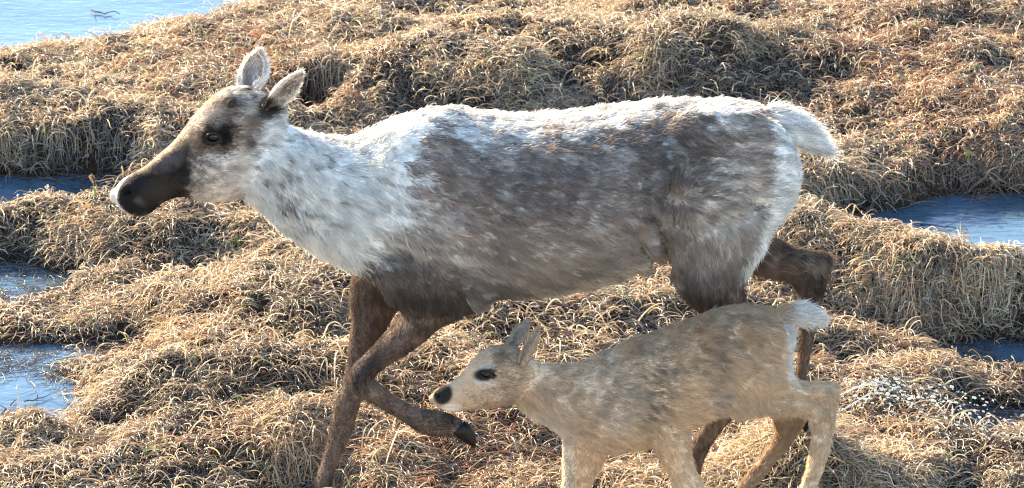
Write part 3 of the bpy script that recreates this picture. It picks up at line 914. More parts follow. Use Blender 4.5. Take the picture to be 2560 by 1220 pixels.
cc = tri_data(me)[0]
pe = surf(cc, 529, 347)
ellipsoid('eye', pe + np.array([0, .008, 0]), (.0185, .0140, .0145), (0, 0, 0), M_EYE, cow_root)
eyelids('eyelid', pe + np.array([0, -.002, .001]), .020, .0120, .0034, cow_root, .15, True)
eyelids('eyelid', pe + np.array([0, -.002, -.001]), .020, .0120, .0030, cow_root, .15, False)
pf = pe.copy(); pf[1] = -pe[1]
ellipsoid('eye', pf + np.array([0, -.008, 0]), (.0155, .0125, .0125), (0, 0, 0), M_EYE, cow_root)
pn = surf(cc, 320, 481)
ellipsoid('nostril', pn + np.array([0.0, .0045, 0]), (.0115, .006, .0065), (0, -.75, 0), M_VOID, cow_root)
pa = surf(cc, 576, 248, 12)
for s in (1, -1):
    q = pa.copy(); q[1] *= s
    vs, F = tube_mesh([q + np.array([0.004, .012 * s, -.012]), q + np.array([0, 0, 0]), q + np.array([-.002, -.010 * s, .006]), q + np.array([-.003, -.014 * s, .009])],
                      [.013, .012, .009, .004], 14)
    mesh_obj('antler_stub', vs, F, M_ANTLER, cow_root)
hoof('hoof', (1146, 1068), (1196, 1108), 46, YN, cow_root)
hoof('hoof', (784, 1300), (762, 1350), 52, YF, cow_root); hoofpad(765, 1352, YF)
hoof('hoof', (1722, 1252), (1696, 1305), 50, YN, cow_root); hoofpad(1700, 1308, YN, .09)
hoof('hoof', (2008, 1020), (2024, 1075), 42, YF, cow_root); hoofpad(2024, 1078, YF, .17)

# ================================================================== CALF
YC = -0.36
CN, CF = YC - .055, YC + .055
calf = Beast()
calf.loft([(1078, 985, 1080, 1008, .010), (1088, 972, 1095, 1020, .021), (1108, 960, 1118, 1029, .025), (1134, 947, 1145, 1031, .027), (1156, 930, 1175, 1026, .032), (1177, 900, 1205, 1024, .045),
           (1210, 870, 1240, 1020, .053), (1250, 860, 1275, 1012, .056), (1290, 868, 1310, 995, .05), (1325, 893, 1330, 975, .035)], YC, HEAD, .002)
calf.loft([(1315, 888, 1262, 1012, .038), (1358, 900, 1305, 1036, .043), (1400, 900, 1355, 1070, .052), (1440, 897, 1400, 1100, .062), (1480, 886, 1440, 1120, .072), (1530, 865, 1500, 1130, .08), (1600, 850, 1570, 1125, .08)], YC, NECK, .014)
calf.loft([(1440, 905, 1400, 1085, .06), (1500, 876, 1460, 1130, .08), (1560, 850, 1530, 1142, .092), (1640, 822, 1620, 1128, .105), (1720, 790, 1710, 1085, .115), (1780, 764, 1780, 1052, .118),
           (1840, 755, 1835, 1038, .112), (1890, 756, 1880, 1020, .102), (1928, 764, 1918, 990, .085), (1952, 790, 1944, 930, .055)], YC, TRUNK, .012)
calf.blob(1600, 1000, CN + .02, .07, .05, .11); calf.blob(1600, 1000, CF - .02, .07, .05, .11)
calf.blob(1880, 900, CN + .01, .09, .055, .12); calf.blob(1880, 900, CF - .01, .09, .055, .12)
calf.loft([(1950, 765, 1960, 815, .022), (1985, 754, 1990, 815, .022), (2015, 758, 2015, 814, .018), (2040, 772, 2030, 812, .012), (2052, 790, 2045, 806, .005)], YC, TAIL, .004)
# near foreleg, swept back
calf.loft([(1560, 980, 1710, 960, .03, .02), (1580, 1050, 1722, 1040, .04), (1620, 1100, 1722, 1090, .036), (1645, 1145, 1732, 1140, .032), (1665, 1180, 1745, 1180, .028), (1680, 1225, 1760, 1220, .026), (1698, 1275, 1765, 1270, .027), (1712, 1310, 1760, 1310, .020),
           (1720, 1360, 1755, 1360, .017), (1722, 1400, 1756, 1400, .018)], CN, LEGN, .002)
calf.loft([(1400, 1000, 1560, 1000, .03, -.02), (1400, 1080, 1535, 1080, .038), (1403, 1130, 1515, 1150, .036), (1406, 1170, 1490, 1190, .032), (1405, 1225, 1474, 1225, .027), (1395, 1275, 1460, 1275, .027), (1390, 1315, 1436, 1315, .02),
           (1375, 1360, 1410, 1360, .017), (1368, 1395, 1402, 1395, .018)], CF, LEGF, .002)
# near hind leg
calf.loft([(1760, 880, 1950, 850, .04, .02), (1775, 960, 1972, 905, .055), (1830, 1042, 1985, 935, .052), (1900, 1038, 1998, 950, .042), (1965, 1034, 2020, 957, .034), (2005, 1034, 2052, 953, .028), (2020, 1044, 2096, 957, .026), (2024, 1058, 2098, 1000, .025),
           (2030, 1085, 2088, 1062, .023), (2025, 1130, 2072, 1127, .021), (2010, 1185, 2055, 1185, .020), (1996, 1225, 2040, 1225, .020), (1982, 1290, 2024, 1290, .020), (1972, 1340, 2015, 1345, .022)], CN, LEGN, .002)
calf.loft([(1860, 940, 1960, 920, .04, -.02), (1890, 1010, 2010, 1000, .036), (1925, 1040, 2020, 1035, .028), (1935, 1080, 1998, 1085, .024), (1908, 1130, 1960, 1135, .021), (1866, 1185, 1910, 1188, .020), (1834, 1225, 1882, 1225, .020),
           (1795, 1285, 1838, 1285, .02), (1775, 1330, 1815, 1335, .022)], CF, LEGF, .002)

def calf_deform(co, nr):
    u, v = proj(co); w = np.abs(nr[:, 1])
    f = 0.004 * fbm(co[:, 0] * 10, co[:, 1] * 14, co[:, 2] * 8, 72, 2) + .002 * fbm(co[:, 0] * 34, co[:, 1] * 40, co[:, 2] * 38, 76, 2)
    f = f - .006 * ellm(u, v, 1660, 960, 28, 90, -8, .95) + .006 * ellm(u, v, 1590, 940, 45, 80, 10, .8) + .008 * ellm(u, v, 1880, 880, 60, 70, 0, .9) - .006 * ellm(u, v, 1990, 1000, 60, 8, 0, .8)
    f = f + 0.0025 * ellm(u, v, 1470, 960, 60, 80, 30, .8) * np.sin((u + .45 * v) / 12. + 2 * fbm(u / 40, v / 40, 0, 3, 2))
    f = f - 0.007 * ellm(u, v, 1795, 930, 26, 90, 12, .95) - .008 * ellm(u, v, 1530, 1115, 70, 8, 18, .8)
    hd = u < 1330
    g = -0.007 * ellm(u, v, 1212, 938, 13, 10, 0, .7) + .005 * ellm(u, v, 1212, 925, 30, 13, 0, .6) - .007 * ellm(u, v, 1092, 992, 6, 5, 0, .5) - .003 * ellm(u, v, 1125, 1022, 28, 3, 5, .6)
    return co + nr * (np.where(hd, g * w, f))[:, None]

def calf_color(p, n, hair=True, region=None):
    u, v = proj(np.stack([p[:, 0], np.clip(p[:, 1], YC - .06, YC + .06), p[:, 2]], 1))
    N = len(p)
    j = rng.normal(0, 1, (N, 3)) if hair else np.zeros((N, 3))
    wu = u + 12 * fbm(u / 40, v / 30, 0, 101, 3) + j[:, 0] * 8
    wv = v + 10 * fbm(u / 40, v / 18, 0, 102, 3) + j[:, 1] * 6
    fine = fbm(u / 16, v / 5, p[:, 1] * 20, 106, 3)
    fl = fbm((u + v) / 22, (v - u) / 8, 0, 118, 2)
    col = np.tile(np.array((.67, .51, .35)), (N, 1)) * (1 + .14 * fine)[:, None]
    col = mixc(col, .8 * ellm(wu, wv, 1780, 800, 230, 60, -14, .6), (.52, .35, .21))
    col = mixc(col, .75 * ellm(wu, wv, 1740, 850, 150, 60, -20, .5) * np.clip(.45 + fl, 0, 1), (.36, .25, .165))
    col = mixc(col, .5 * ellm(wu, wv, 1880, 850, 70, 60, 0, .5) * np.clip(.6 + fl, 0, 1), (.36, .25, .165))
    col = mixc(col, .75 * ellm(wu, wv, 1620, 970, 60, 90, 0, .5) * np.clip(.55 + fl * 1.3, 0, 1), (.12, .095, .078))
    col = mixc(col, .7 * ellm(wu, wv, 1530, 1000, 60, 90, 0, .6), (.66, .56, .45))
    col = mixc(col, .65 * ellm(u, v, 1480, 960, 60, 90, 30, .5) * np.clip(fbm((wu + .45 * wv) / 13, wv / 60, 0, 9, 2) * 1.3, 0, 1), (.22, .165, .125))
    col = mixc(col, .5 * ellm(wu, wv, 1400, 1020, 60, 60, 40, .6), (.62, .51, .41))
    col = mixc(col, .7 * ellm(wu, wv, 1805, 1000, 35, 60, 10, .5) * np.clip(.5 + fl, 0, 1), (.42, .38, .35))
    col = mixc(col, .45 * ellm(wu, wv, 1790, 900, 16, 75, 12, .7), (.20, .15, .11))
    # pale underside, chest and rump
    col = mixc(col, inpoly(u + j[:, 0] * 6, v + j[:, 1] * 6, [(1250, 1000), (1330, 1020), (1400, 1058), (1440, 1100), (1430, 1240), (1380, 1240), (1370, 1100), (1250, 1040)]) * .9, (.66, .58, .48))
    col = mixc(col, inpoly(u + j[:, 0] * 5, v + j[:, 1] * 6, [(1960, 775), (2080, 740), (2080, 830), (2030, 860), (2010, 935), (1958, 950), (1962, 880), (1955, 820)]) * .95, (.74, .71, .66))
    col = mixc(col, .5 * ellm(wu, wv, 1900, 1010, 130, 30, 0, .6), (.58, .47, .35))
    # head
    hu, hv = u + 5 * fbm(u / 12, v / 12, 0, 133, 2) + j[:, 0] * 3, v + 5 * fbm(u / 12, v / 12, 0, 134, 2) + j[:, 1] * 3
    hc = np.tile(np.array((.46, .335, .225)), (N, 1)) * (1 + .1 * fine)[:, None]
    hc = mixc(hc, .6 * ellm(hu, hv, 1250, 1000, 90, 30, 0, .6), (.44, .35, .27))
    hc = mixc(hc, .7 * ellm(hu, hv, 1249, 893, 18, 20, 0, .4), (.17, .105, .055))
    hc = mixc(hc, .85 * ellm(u, v, 1213, 953, 30, 14, 0, .3), (.55, .48, .40))
    hc = mixc(hc, .6 * ellm(u, v, 1212, 922, 26, 10, -10, .3), (.38, .33, .29))
    hc = mixc(hc, ellm(u, v, 1210, 937, 26, 16, -5, .25), (.030, .024, .024))
    hc = mixc(hc, ellm(u + j[:, 0], v + j[:, 1], 1107, 985, 24, 28, 15, .2), (.018, .015, .015))
    hc = mixc(hc, .8 * ellm(u, v, 1086, 968, 16, 9, -40, .3), (.40, .29, .20))
    hc = mixc(hc, .85 * ellm(u, v, 1128, 1020, 26, 10, 0, .3), (.62, .57, .53))
    hm = sstep(-(u + .3 * (v - 950)), -1325, -1280)
    col = col * (1 - hm[:, None]) + hc * hm[:, None]
    if region is not None:
        col = mixc(col, (region == LEGF) * (v > 1040) * (u > 1700) * .8, (.30, .20, .125))
        col = mixc(col, (region == TAIL) * sstep(u + j[:, 0] * 12, 1950, 1985), (.74, .71, .66))
        col = mixc(col, (region == LEGN) * (u > 2000) * (v > 1000) * .4, (.58, .48, .37))
    return np.clip(col, .004, .8)

calf_root = empty('caribou_calf', (float(P(1600, 900, YC)[0]), YC, 0))
tag(calf_root, 'small beige caribou calf with dark nose and white tail, walking beside the adult', 'calf')
cme = calf.finish(0.0042, 6, calf_deform)
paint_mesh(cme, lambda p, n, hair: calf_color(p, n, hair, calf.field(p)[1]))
cme.materials.clear(); cme.materials.append(M_SKIN)
cme.polygons.foreach_set('use_smooth', [True] * len(cme.polygons))
cbody = bpy.data.objects.new('body', cme); scene.collection.objects.link(cbody); cbody.parent = calf_root
cbody.matrix_parent_inverse = calf_root.matrix_world.inverted()
cear_f = ear_mesh((1274, 872), (1319, 804), YC + .035, YC + .055, .018, (-.45, -.85, .2), .9, calf_root)
cear_n = ear_mesh((1308, 912), (1347, 822), YC - .042, YC - .06, .021, (-.8, -.35, .3), .95, calf_root)
r_, n_ = sample(cme, 160000, lambda c, n: np.where(n[:, 1] > .35, .12, 1.0) * np.where(proj(c)[1] > 1260, .25, 1.0) * np.where(proj(c)[0] < 1330, 1.7, 1.0))
d_, g_ = calf.field(r_)
u_, v_ = proj(r_)
keep = ~(((u_ - 1212) ** 2 / 13 ** 2 + (v_ - 938) ** 2 / 9 ** 2 < 1) | ((u_ - 1104) ** 2 / 18 ** 2 + (v_ - 985) ** 2 / 22 ** 2 < 1))
r_, n_, d_, g_, u_, v_ = [a[keep] for a in (r_, n_, d_, g_, u_, v_)]
N = len(r_)
L = np.full(N, .019)
L[g_ == HEAD] = np.interp(u_[g_ == HEAD], [1080, 1150, 1230, 1320], [.004, .006, .010, .014])
L[g_ == TAIL] = .034
lg = g_ >= LEGN
L[lg] = np.interp(v_[lg], [1000, 1080, 1200], [.018, .014, .012])
L *= rng.uniform(.7, 1.3, N)
lift = np.full(N, .42); lift[g_ == HEAD] = .3
rad = np.full(N, .00055); rad[g_ == HEAD] = .00036
d_ = d_ + np.where(((g_ == TRUNK) | (g_ == NECK))[:, None], np.array([0, 0, -.3]), 0)
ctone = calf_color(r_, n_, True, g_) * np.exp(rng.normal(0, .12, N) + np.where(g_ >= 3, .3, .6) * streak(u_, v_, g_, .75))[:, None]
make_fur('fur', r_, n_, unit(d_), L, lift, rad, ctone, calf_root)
fnc = lambda p, n, hair=True: np.tile(np.array((.46, .36, .27)), (len(p), 1))
for e in (cear_f, cear_n):
    paint_mesh(e[0].data, fnc)
    ear_fur(e, 5000, fnc, calf_root, .009, (.36, .33, .31))
cc = tri_data(cme)[0]
pe = surf(cc, 1212, 938, 6)
ellipsoid('eye', pe + np.array([0, .005, 0]), (.0125, .0095, .0095), (0, 0, 0), M_EYE, calf_root)
eyelids('eyelid', pe + np.array([0, -.0015, .001]), .0130, .0075, .0028, calf_root, -.05, True)
eyelids('eyelid', pe + np.array([0, -.0015, -.001]), .0130, .0075, .0022, calf_root, -.05, False)
pf = pe.copy(); pf[1] = 2 * YC - pe[1]
ellipsoid('eye', pf + np.array([0, -.005, 0]), (.0125, .0095, .0095), (0, 0, 0), M_EYE, calf_root)
pn = surf(cc, 1093, 990, 6)
ellipsoid('nostril', pn + np.array([0, .002, 0]), (.0065, .004, .004), (0, -.6, 0), M_VOID, calf_root)
hoof('hoof', (1738, 1402), (1735, 1440), 34, CN, calf_root); hoofpad(1735, 1442, CN, .06)
hoof('hoof', (1385, 1398), (1372, 1436), 34, CF, calf_root); hoofpad(1374, 1438, CF, .06)
hoof('hoof', (1992, 1348), (1980, 1390), 34, CN, calf_root); hoofpad(1982, 1392, CN, .06)
hoof('hoof', (1793, 1336), (1778, 1378), 34, CF, calf_root); hoofpad(1780, 1380, CF, .06)

# ================================================================== GROUND, WATER
def axis_coords(lo, hi, step, out, n):
    core = np.arange(lo, hi + 1e-6, step)
    g = np.geomspace(step * 2, out, n)
    return np.concatenate([(lo - g)[::-1], core, hi + g])
gx = axis_coords(-2.9, 2.9, .02, 1500, 34)
gy = axis_coords(-1.2, 6.0, .02, 1500, 34)
X, Y = np.meshgrid(gx, gy)
Z = height(X.ravel(), Y.ravel())
nx, ny = len(gx), len(gy)
idx = np.arange(nx * ny).reshape(ny, nx)
faces = np.stack([idx[:-1, :-1], idx[:-1, 1:], idx[1:, 1:], idx[1:, :-1]], -1).reshape(-1, 4)
gm = bpy.data.meshes.new('ground')
gm.from_pydata(np.stack([X.ravel(), Y.ravel(), Z], 1).tolist(), [], faces.tolist())
gm.polygons.foreach_set('use_smooth', [True] * len(gm.polygons))
gm.materials.append(ground_mat())
sc_ = np.clip(sstep(np.abs(X.ravel()), 2.2, 2.5) + sstep(-Y.ravel(), .4, .7) + sstep(Y.ravel(), 5.1, 5.5), 0, 1)
ga = gm.attributes.new('straw_cover', 'FLOAT', 'POINT'); ga.data.foreach_set('value', sc_.astype(np.float32))
ground = bpy.data.objects.new('ground', gm); scene.collection.objects.link(ground)
tag(ground, kind='structure')
wv_ = [(-1500, -1500, 0), (1500, -1500, 0), (1500, 1500, 0), (-1500, 1500, 0)]
water = mesh_obj('water', wv_, [(0, 1, 2, 3)], water_mat(), smooth=False)
tag(water, kind='structure')

# height lookup for the grass
SX, SY, ST = np.arange(-3.2, 3.2, .015), np.arange(-1.4, 6.6, .015), .015
XX, YY = np.meshgrid(SX, SY)
HH = height(XX.ravel(), YY.ravel()).reshape(XX.shape)
GYy, GXx = np.gradient(HH, ST)
def look(A, x, y):
    fx = np.clip((x - SX[0]) / ST, 0, len(SX) - 2.001); fy = np.clip((y - SY[0]) / ST, 0, len(SY) - 2.001)
    ix, iy = fx.astype(int), fy.astype(int); fx -= ix; fy -= iy
    return (A[iy, ix] * (1 - fx) + A[iy, ix + 1] * fx) * (1 - fy) + (A[iy + 1, ix] * (1 - fx) + A[iy + 1, ix + 1] * fx) * fy

# ================================================================== GRASS
def grass(name, n, Lr, radr, liftr, colfn, K=8, wet=False, follow=.9, dens=None, curl=1.0, spread=1.0, maxh=.05):
    m = int(n * 5.5)
    x = rng.uniform(-2.5, 2.5, m); y = rng.uniform(-.6, 5.4, m)
    hw = 1.42 + (y + 0.4) * .12
    p = np.where(np.abs(x) < hw, 1.0, .25) * np.where((y < 4.6) & (y > -.1), 1.0, .5)
    z = look(HH, x, y)
    p = p * np.clip(np.sqrt(1 + 1.6 * (look(GXx, x, y) ** 2 + look(GYy, x, y) ** 2)), 1, 2.6) / 2.2
    if wet:
        p = p * ((z < .03) & (z > -.05))
    else:
        p = p * sstep(z, .0, .035)
    if dens is not None:
        p = p * dens(x, y, z)
    k = rng.random(m) < p
    x, y, z = x[k][:n], y[k][:n], z[k][:n]
    n = len(x)
    gxx, gyy = look(GXx, x, y), look(GYy, x, y)
    # tufts: neighbouring blades share a lie, which fans out around the tuft
    a0 = 2.8 * np.pi * fbm(x * 5.2, y * 5.2, 0, 201, 2) + .9 * fbm(x * 14, y * 14, 0, 203, 2)
    gl = 1 + 1.6 * np.hypot(gxx, gyy)
    dx = np.cos(a0) * .6 - gxx / gl * .6 * follow + rng.normal(0, .75 * spread, n) * gl
    dy = np.sin(a0) * .6 - gyy / gl * .6 * follow + rng.normal(0, .75 * spread, n) * gl
    a = np.arctan2(dy, dx)
    L = rng.uniform(*Lr, n)
    L = L * (1 + .35 * fbm(x * 5, y * 5, 0, 207, 2))
    lift = rng.uniform(*liftr, n) * (1 + .4 * fbm(x * 8, y * 8, 0, 208, 2))
    kap = rng.normal(0, .6 * curl, n)
    kink = rng.integers(1, K, n); kinka = rng.normal(0, .7, n)
    kap2 = rng.normal(0, .7 * curl, n)
    pts = np.empty((n, K, 3)); px, py = x.copy(), y.copy()
    hgt = np.zeros(n)
    el = lift.copy()
    step = L / (K - 1)
    zb = z
    pz = z - .004
    for i in range(K):
        pts[:, i] = np.stack([px, py, pz], 1)
        t = i / (K - 1)
        aa = a + kap * t + kap2 * t * t + kinka * (i >= kink)
        px = px + np.cos(aa) * np.cos(el) * step; py = py + np.sin(aa) * np.cos(el) * step
        pz = pz + np.sin(el) * step
        el = el - (.7 + lift * 1.0) / (K - 1) * (0.6 + .8 * t) - .5 * lift * (i == kink)
        gz = look(HH, px, py)
        floor = np.maximum(gz, -.002) + .002 + .008 * rng.random(n)
        low = pz < floor
        pz = np.where(low, floor, pz)
        el = np.where(low, np.maximum(el, rng.uniform(-.15, .10, n)), el)
        pz = np.minimum(pz, np.maximum(gz, 0) + maxh + .03 * rng.random(n))
    rad = rng.uniform(*radr, n)[:, None] * np.interp(np.linspace(0, 1, K), [0, .3, .8, 1], [.8, 1, .8, .25])[None]
    col = colfn(x, y, z, n)
    return curves_obj(name, pts, rad, col, M_GRASS)

def pick(n, cols, probs):
    c = np.array(cols)
    return c[rng.choice(len(c), n, p=np.array(probs) / sum(probs))]

def reddish(x, y):
    c1 = G(2450, 330, .2); c2 = G(1150, 1120, .1); c3 = G(2250, 110, .2); c4 = G(600, 90, .2)
    r = 0
    for c, rr in ((c1, .28), (c2, .25), (c3, .25), (c4, .2)):
        r = r + np.exp(-((x - c[0]) ** 2 + ((y - c[1]) / 1.5) ** 2) / rr ** 2)
    return np.clip(r + .28 * np.clip(fbm(x * 2.6, y * 2.6, 0, 301, 2), 0, 1), 0, 1)

def straw(x, y, z, n):
    c = pick(n, [(.50, .36, .215), (.60, .46, .31), (.40, .275, .165), (.27, .18, .11), (.70, .60, .46), (.36, .32, .26)], [3, 2.4, 3, 3, 1.4, 1.6])
    r = reddish(x, y)
    m = rng.random(n) < .45 * r
    c[m] = pick(m.sum(), [(.32, .13, .06), (.26, .13, .07), (.38, .20, .09)], [1, 1, 1])
    gn = rng.random(n) < .02
    c[gn] = pick(gn.sum(), [(.22, .26, .10), (.30, .32, .14)], [1, 1])
    return c * np.array((1.06, 1.02, .91)) * (1 + .22 * fbm(x * 5, y * 5, 0, 305, 3))[:, None] * np.exp(rng.normal(0, .18, n))[:, None]

def thatch(x, y, z, n):
    c = pick(n, [(.15, .10, .06), (.10, .065, .04), (.055, .037, .025), (.22, .16, .11), (.10, .10, .05)], [3, 3, 2, 2, .7])
    r = reddish(x, y)
    m = rng.random(n) < .6 * r
    c[m] = pick(m.sum(), [(.22, .09, .04), (.15, .08, .04), (.28, .15, .05)], [1, 1, 1])
    return c * np.exp(rng.normal(0, .22, n))[:, None]

def moss(x, y, z, n):
    r = reddish(x, y)
    c = pick(n, [(.10, .11, .04), (.14, .09, .045), (.18, .16, .05)], [2, 2, 1])
    m = rng.random(n) < .6 * r
    c[m] = (.24, .10, .035)
    return c * np.exp(rng.normal(0, .25, n))[:, None]

gaps = lambda x, y, z: np.clip(.45 + 1.2 * fbm(x * 11, y * 11, 0, 411, 2) + .5 * fbm(x * 2.5, y * 2.5, 0, 412, 2), .08, 1)
g1 = grass('dry_grass', 200000, (.035, .10), (.0005, .0015), (.1, .85), straw, K=9, dens=gaps)
tag(g1, 'tangled pale straw-coloured dry grass draped over the hummocks', 'dry grass', kind='stuff')
g2 = grass('grass_thatch', 90000, (.03, .08), (.0007, .0014), (.0, .45), thatch, K=6, maxh=.02)
tag(g2, 'dark matted dead grass underneath the pale straw', 'thatch', kind='stuff')
g3 = grass('moss', 60000, (.010, .022), (.0006, .0011), (.7, 1.4), moss, K=4, maxh=.03, curl=.4,
           dens=lambda x, y, z: np.clip(.15 + fbm(x * 3, y * 3, 0, 401, 2) + reddish(x, y) * .6, 0, 1))
tag(g3, 'low dark green and rusty moss between the grass stems', 'moss', kind='stuff')
g4 = grass('wet_grass', 24000, (.05, .14), (.0007, .0013), (.0, .35), lambda x, y, z, n: thatch(x, y, z, n) * .8, K=8, wet=True, maxh=.012)
tag(g4, 'sodden dark grass stems lying in the shallow water', 'wet grass', kind='stuff')
g5 = grass('upright_stems', 6500, (.05, .12), (.0009, .0018), (1.0, 1.5), straw, K=8, curl=.8, follow=.4, maxh=.13)
tag(g5, 'pale bent grass stems standing above the mat', 'grass stems', kind='stuff')
def greens(x, y, z, n):
    return pick(n, [(.14, .20, .05), (.24, .28, .08), (.30, .30, .12)], [1, 1, 1])
g6 = grass('green_blades', 2600, (.03, .08), (.0010, .0018), (.9, 1.4), greens, K=6, curl=.5, follow=.3, maxh=.10,
           dens=lambda x, y, z: .04 + .96 * (fbm(x * 5, y * 5, 0, 501, 2) > .75))
tag(g6, 'few fresh green blades sprouting through the dead grass', 'green grass', kind='stuff')

def flecks(name, n, mat, size, dens=None):
    m = int(n * 3)
    x = rng.uniform(-1.9, 1.9, m); y = rng.uniform(-.3, 4.4, m)
    z = look(HH, x, y)
    p = sstep(z, .01, .04)
    if dens is not None:
        p = p * dens(x, y, z)
    k = rng.random(m) < p
    x, y, z = x[k][:n], y[k][:n], z[k][:n]
    vs, F = [], []
    for i in range(len(x)):
        c = np.array([x[i], y[i], z[i] + rng.uniform(.008, .035)])
        a = unit(rng.normal(0, 1, 3)); b = unit(np.cross(a, rng.normal(0, 1, 3))); nn = np.cross(a, b)
        s = size * rng.uniform(.5, 1.5)
        k0 = len(vs)
        vs += [c + a * s, c + b * s * .45, c - a * s, c - b * s * .45, c + nn * s * .3, c - nn * s * .15]
        for q in range(4):
            F.append((k0 + q, k0 + (q + 1) % 4, k0 + 4)); F.append((k0 + (q + 1) % 4, k0 + q, k0 + 5))
    return mesh_obj(name, vs, F, mat, smooth=True)
fl = flecks('seed_husks', 3800, M_HUSK, .0042, lambda x, y, z: np.clip(.25 + fbm(x * 2, y * 2, 0, 601, 2), .06, 1))
tag(fl, 'pale seed husks scattered through the dry grass', 'seed husks', kind='stuff')

# ================================================================== SMALL THINGS
def ground_pt(u, v):
    """where the line of sight through (u, v) meets the terrain"""
    d = FW * FPX + (u - 1280) * RT - (v - 610) * UP
    d = d / np.linalg.norm(d)
    t = np.linspace(10.5, 17.5, 1400)
    q = CAM + d * t[:, None]
    hz = np.maximum(look(HH, q[:, 0], q[:, 1]), 0)
    k = np.argmax(q[:, 2] < hz)
    return q[k]

def blade(name, pts, w, mat, parent):
    """long thin leaf with a folded midrib"""
    pts = np.asarray(pts, float); T = unit(np.gradient(pts, axis=0))
    vs, F = [], []
    n = len(pts)
    for i, (p, t) in enumerate(zip(pts, T)):
        s = unit(np.cross(t, np.array([0.2, 1.0, 0.1])))
        nn = np.cross(s, t)
        k = w * np.interp(i / (n - 1), [0, .3, .7, 1], [.6, 1, .75, .08])
        vs += [p - s * k, p + nn * k * .35, p + s * k, p - nn * k * .15]
    for i in range(n - 1):
        for j in range(4):
            j2 = (j + 1) % 4
            F.append((i * 4 + j, i * 4 + j2, i * 4 + 4 + j2, i * 4 + 4 + j))
    return mesh_obj(name, vs, F, mat, parent)

M_GREEN = simple_mat('fresh_blade', (.14, .22, .05), .5, .4, col2=(.30, .34, .10))
M_STALK = simple_mat('stalk', (.42, .20, .07), .6, .3, .3, 150, col2=(.58, .36, .18))
M_STRAW = simple_mat('straw_blade', (.50, .37, .24), .55, .35, .3, 150, col2=(.66, .54, .40))

p0 = ground_pt(240, 505)
spr = empty('grass_sprig', tuple(p0))
tag(spr, 'green stalk with an orange curled tip standing just left of the caribou muzzle', 'grass stalk')
q = lambda u, v: P(u, v, p0[1])
blade('stem', [q(240, 512), q(238, 490), q(236, 470), q(233, 455)], .0035, M_GREEN, spr)
blade('tip', [q(234, 458), q(229, 449), q(225, 441), q(229, 437), q(234, 441), q(238, 448)], .0045, M_STALK, spr)
blade('leaf', [q(236, 452), q(248, 453), q(262, 449), q(280, 445), q(292, 445)], .0022, M_STALK, spr)
blade('leaf', [q(246, 482), q(242, 466), q(238, 454)], .0020, M_STALK, spr)

def tuft(u, v, n, hpx, label, mat=M_GREEN, grp=None, w=.0028, splay=.5):
    p = ground_pt(u, v)
    r = empty('green_tuft' if mat is M_GREEN else 'straw_tuft', tuple(p))
    tag(r, label, 'grass tuft', grp)
    for i in range(n):
        a = rng.uniform(0, 2 * math.pi); h = hpx / 1000 * rng.uniform(.6, 1.1); s = rng.uniform(.1, splay)
        b = p + np.array([rng.uniform(-.012, .012), rng.uniform(-.012, .012), -.01])
        dr = np.array([math.cos(a), math.sin(a), 0])
        pts = [b + np.array([0, 0, 1]) * h * t + dr * h * s * t ** 2 - np.array([0, 0, 1]) * h * .25 * s * t ** 3 for t in np.linspace(0, 1, 6)]
        blade('blade', pts, w * rng.uniform(.7, 1.1), mat, r)
tuft(600, 620, 7, 55, 'green and yellow grass tuft on the bank below the caribou throat')
tuft(575, 618, 4, 50, 'thin green tuft just left of a larger tuft below the caribou throat')
tuft(122, 350, 3, 55, 'lone green blades on the left hummock below the pond')
tuft(1905, 690, 5, 40, 'green blades beside the rear thigh of the adult caribou')
tuft(2272, 655, 7, 45, 'bright green tuft on the sunlit ridge in front of the right pool')
tuft(2190, 1148, 5, 45, 'green tuft low in the shaded grass at lower right')
tuft(2235, 372, 5, 35, 'green blades in pale grass right of the white tail')
tuft(2422, 400, 5, 55, 'yellow-green blades on the rusty mound at the right edge')
tuft(375, 1140, 5, 60, 'olive green tuft in the lit grass at lower left')
tuft(535, 470, 4, 45, 'small green tuft under the caribou chin')
tuft(2010, 100, 4, 40, 'small green tuft on the top right slope above the back')
tuft(820, 1195, 4, 35, 'green blades at the foot of the standing foreleg')
tuft(1185, 740, 3, 30, 'tiny green blades under the caribou elbow')
tuft(2400, 610, 6, 75, 'tall pale straw stems upright on the ridge by the right pool', M_STRAW, w=.0022, splay=.9)
tuft(560, 50, 7, 80, 'tall pale straw stems on the pond bank at top', M_STRAW, w=.0022, splay=.9)
tuft(100, 130, 6, 70, 'pale straw stems sticking up at the pond edge, far left', M_STRAW, w=.0022, splay=.9)
tuft(860, 315, 7, 60, 'curled pale straw stems standing just above the neck', M_STRAW, w=.0026, splay=1.0)
tuft(2010, 510, 5, 70, 'bent orange-tan stems between the rump and the right pool', M_STALK, w=.0022, splay=1.0)

def twig(u0, v0, u1, v1, r, label, forks=2):
    a, b = G(u0, v0, .004), G(u1, v1, .006)
    t = empty('twig', tuple(a))
    tag(t, label, 'twig')
    pts = [a + (b - a) * s + np.array([0, rng.normal(0, .006), abs(rng.normal(0, .003))]) for s in np.linspace(0, 1, 7)]
    vs, F = tube_mesh(pts, np.linspace(r, r * .4, 7), 6)
    mesh_obj('stem', vs, F, M_TWIG, t)
    for k in range(forks):
        i = 1 + 2 * k; d = unit(b - a); sd_ = np.array([-d[1], d[0], 0]) * (1 if k % 2 else -1)
        pp = [pts[i] + (d * .6 + sd_) * s * .05 + np.array([0, 0, .004 * s]) for s in np.linspace(0, 1, 4)]
        vs, F = tube_mesh(pp, np.linspace(r * .6, r * .25, 4), 6)
        mesh_obj('side_shoot', vs, F, M_TWIG, t)
twig(225, 28, 300, 36, .003, 'short dark twig floating alone on the pond at top left', 1)
twig(0, 1042, 40, 1000, .003, 'forked twig floating in the lower left pool by the frame edge', 2)
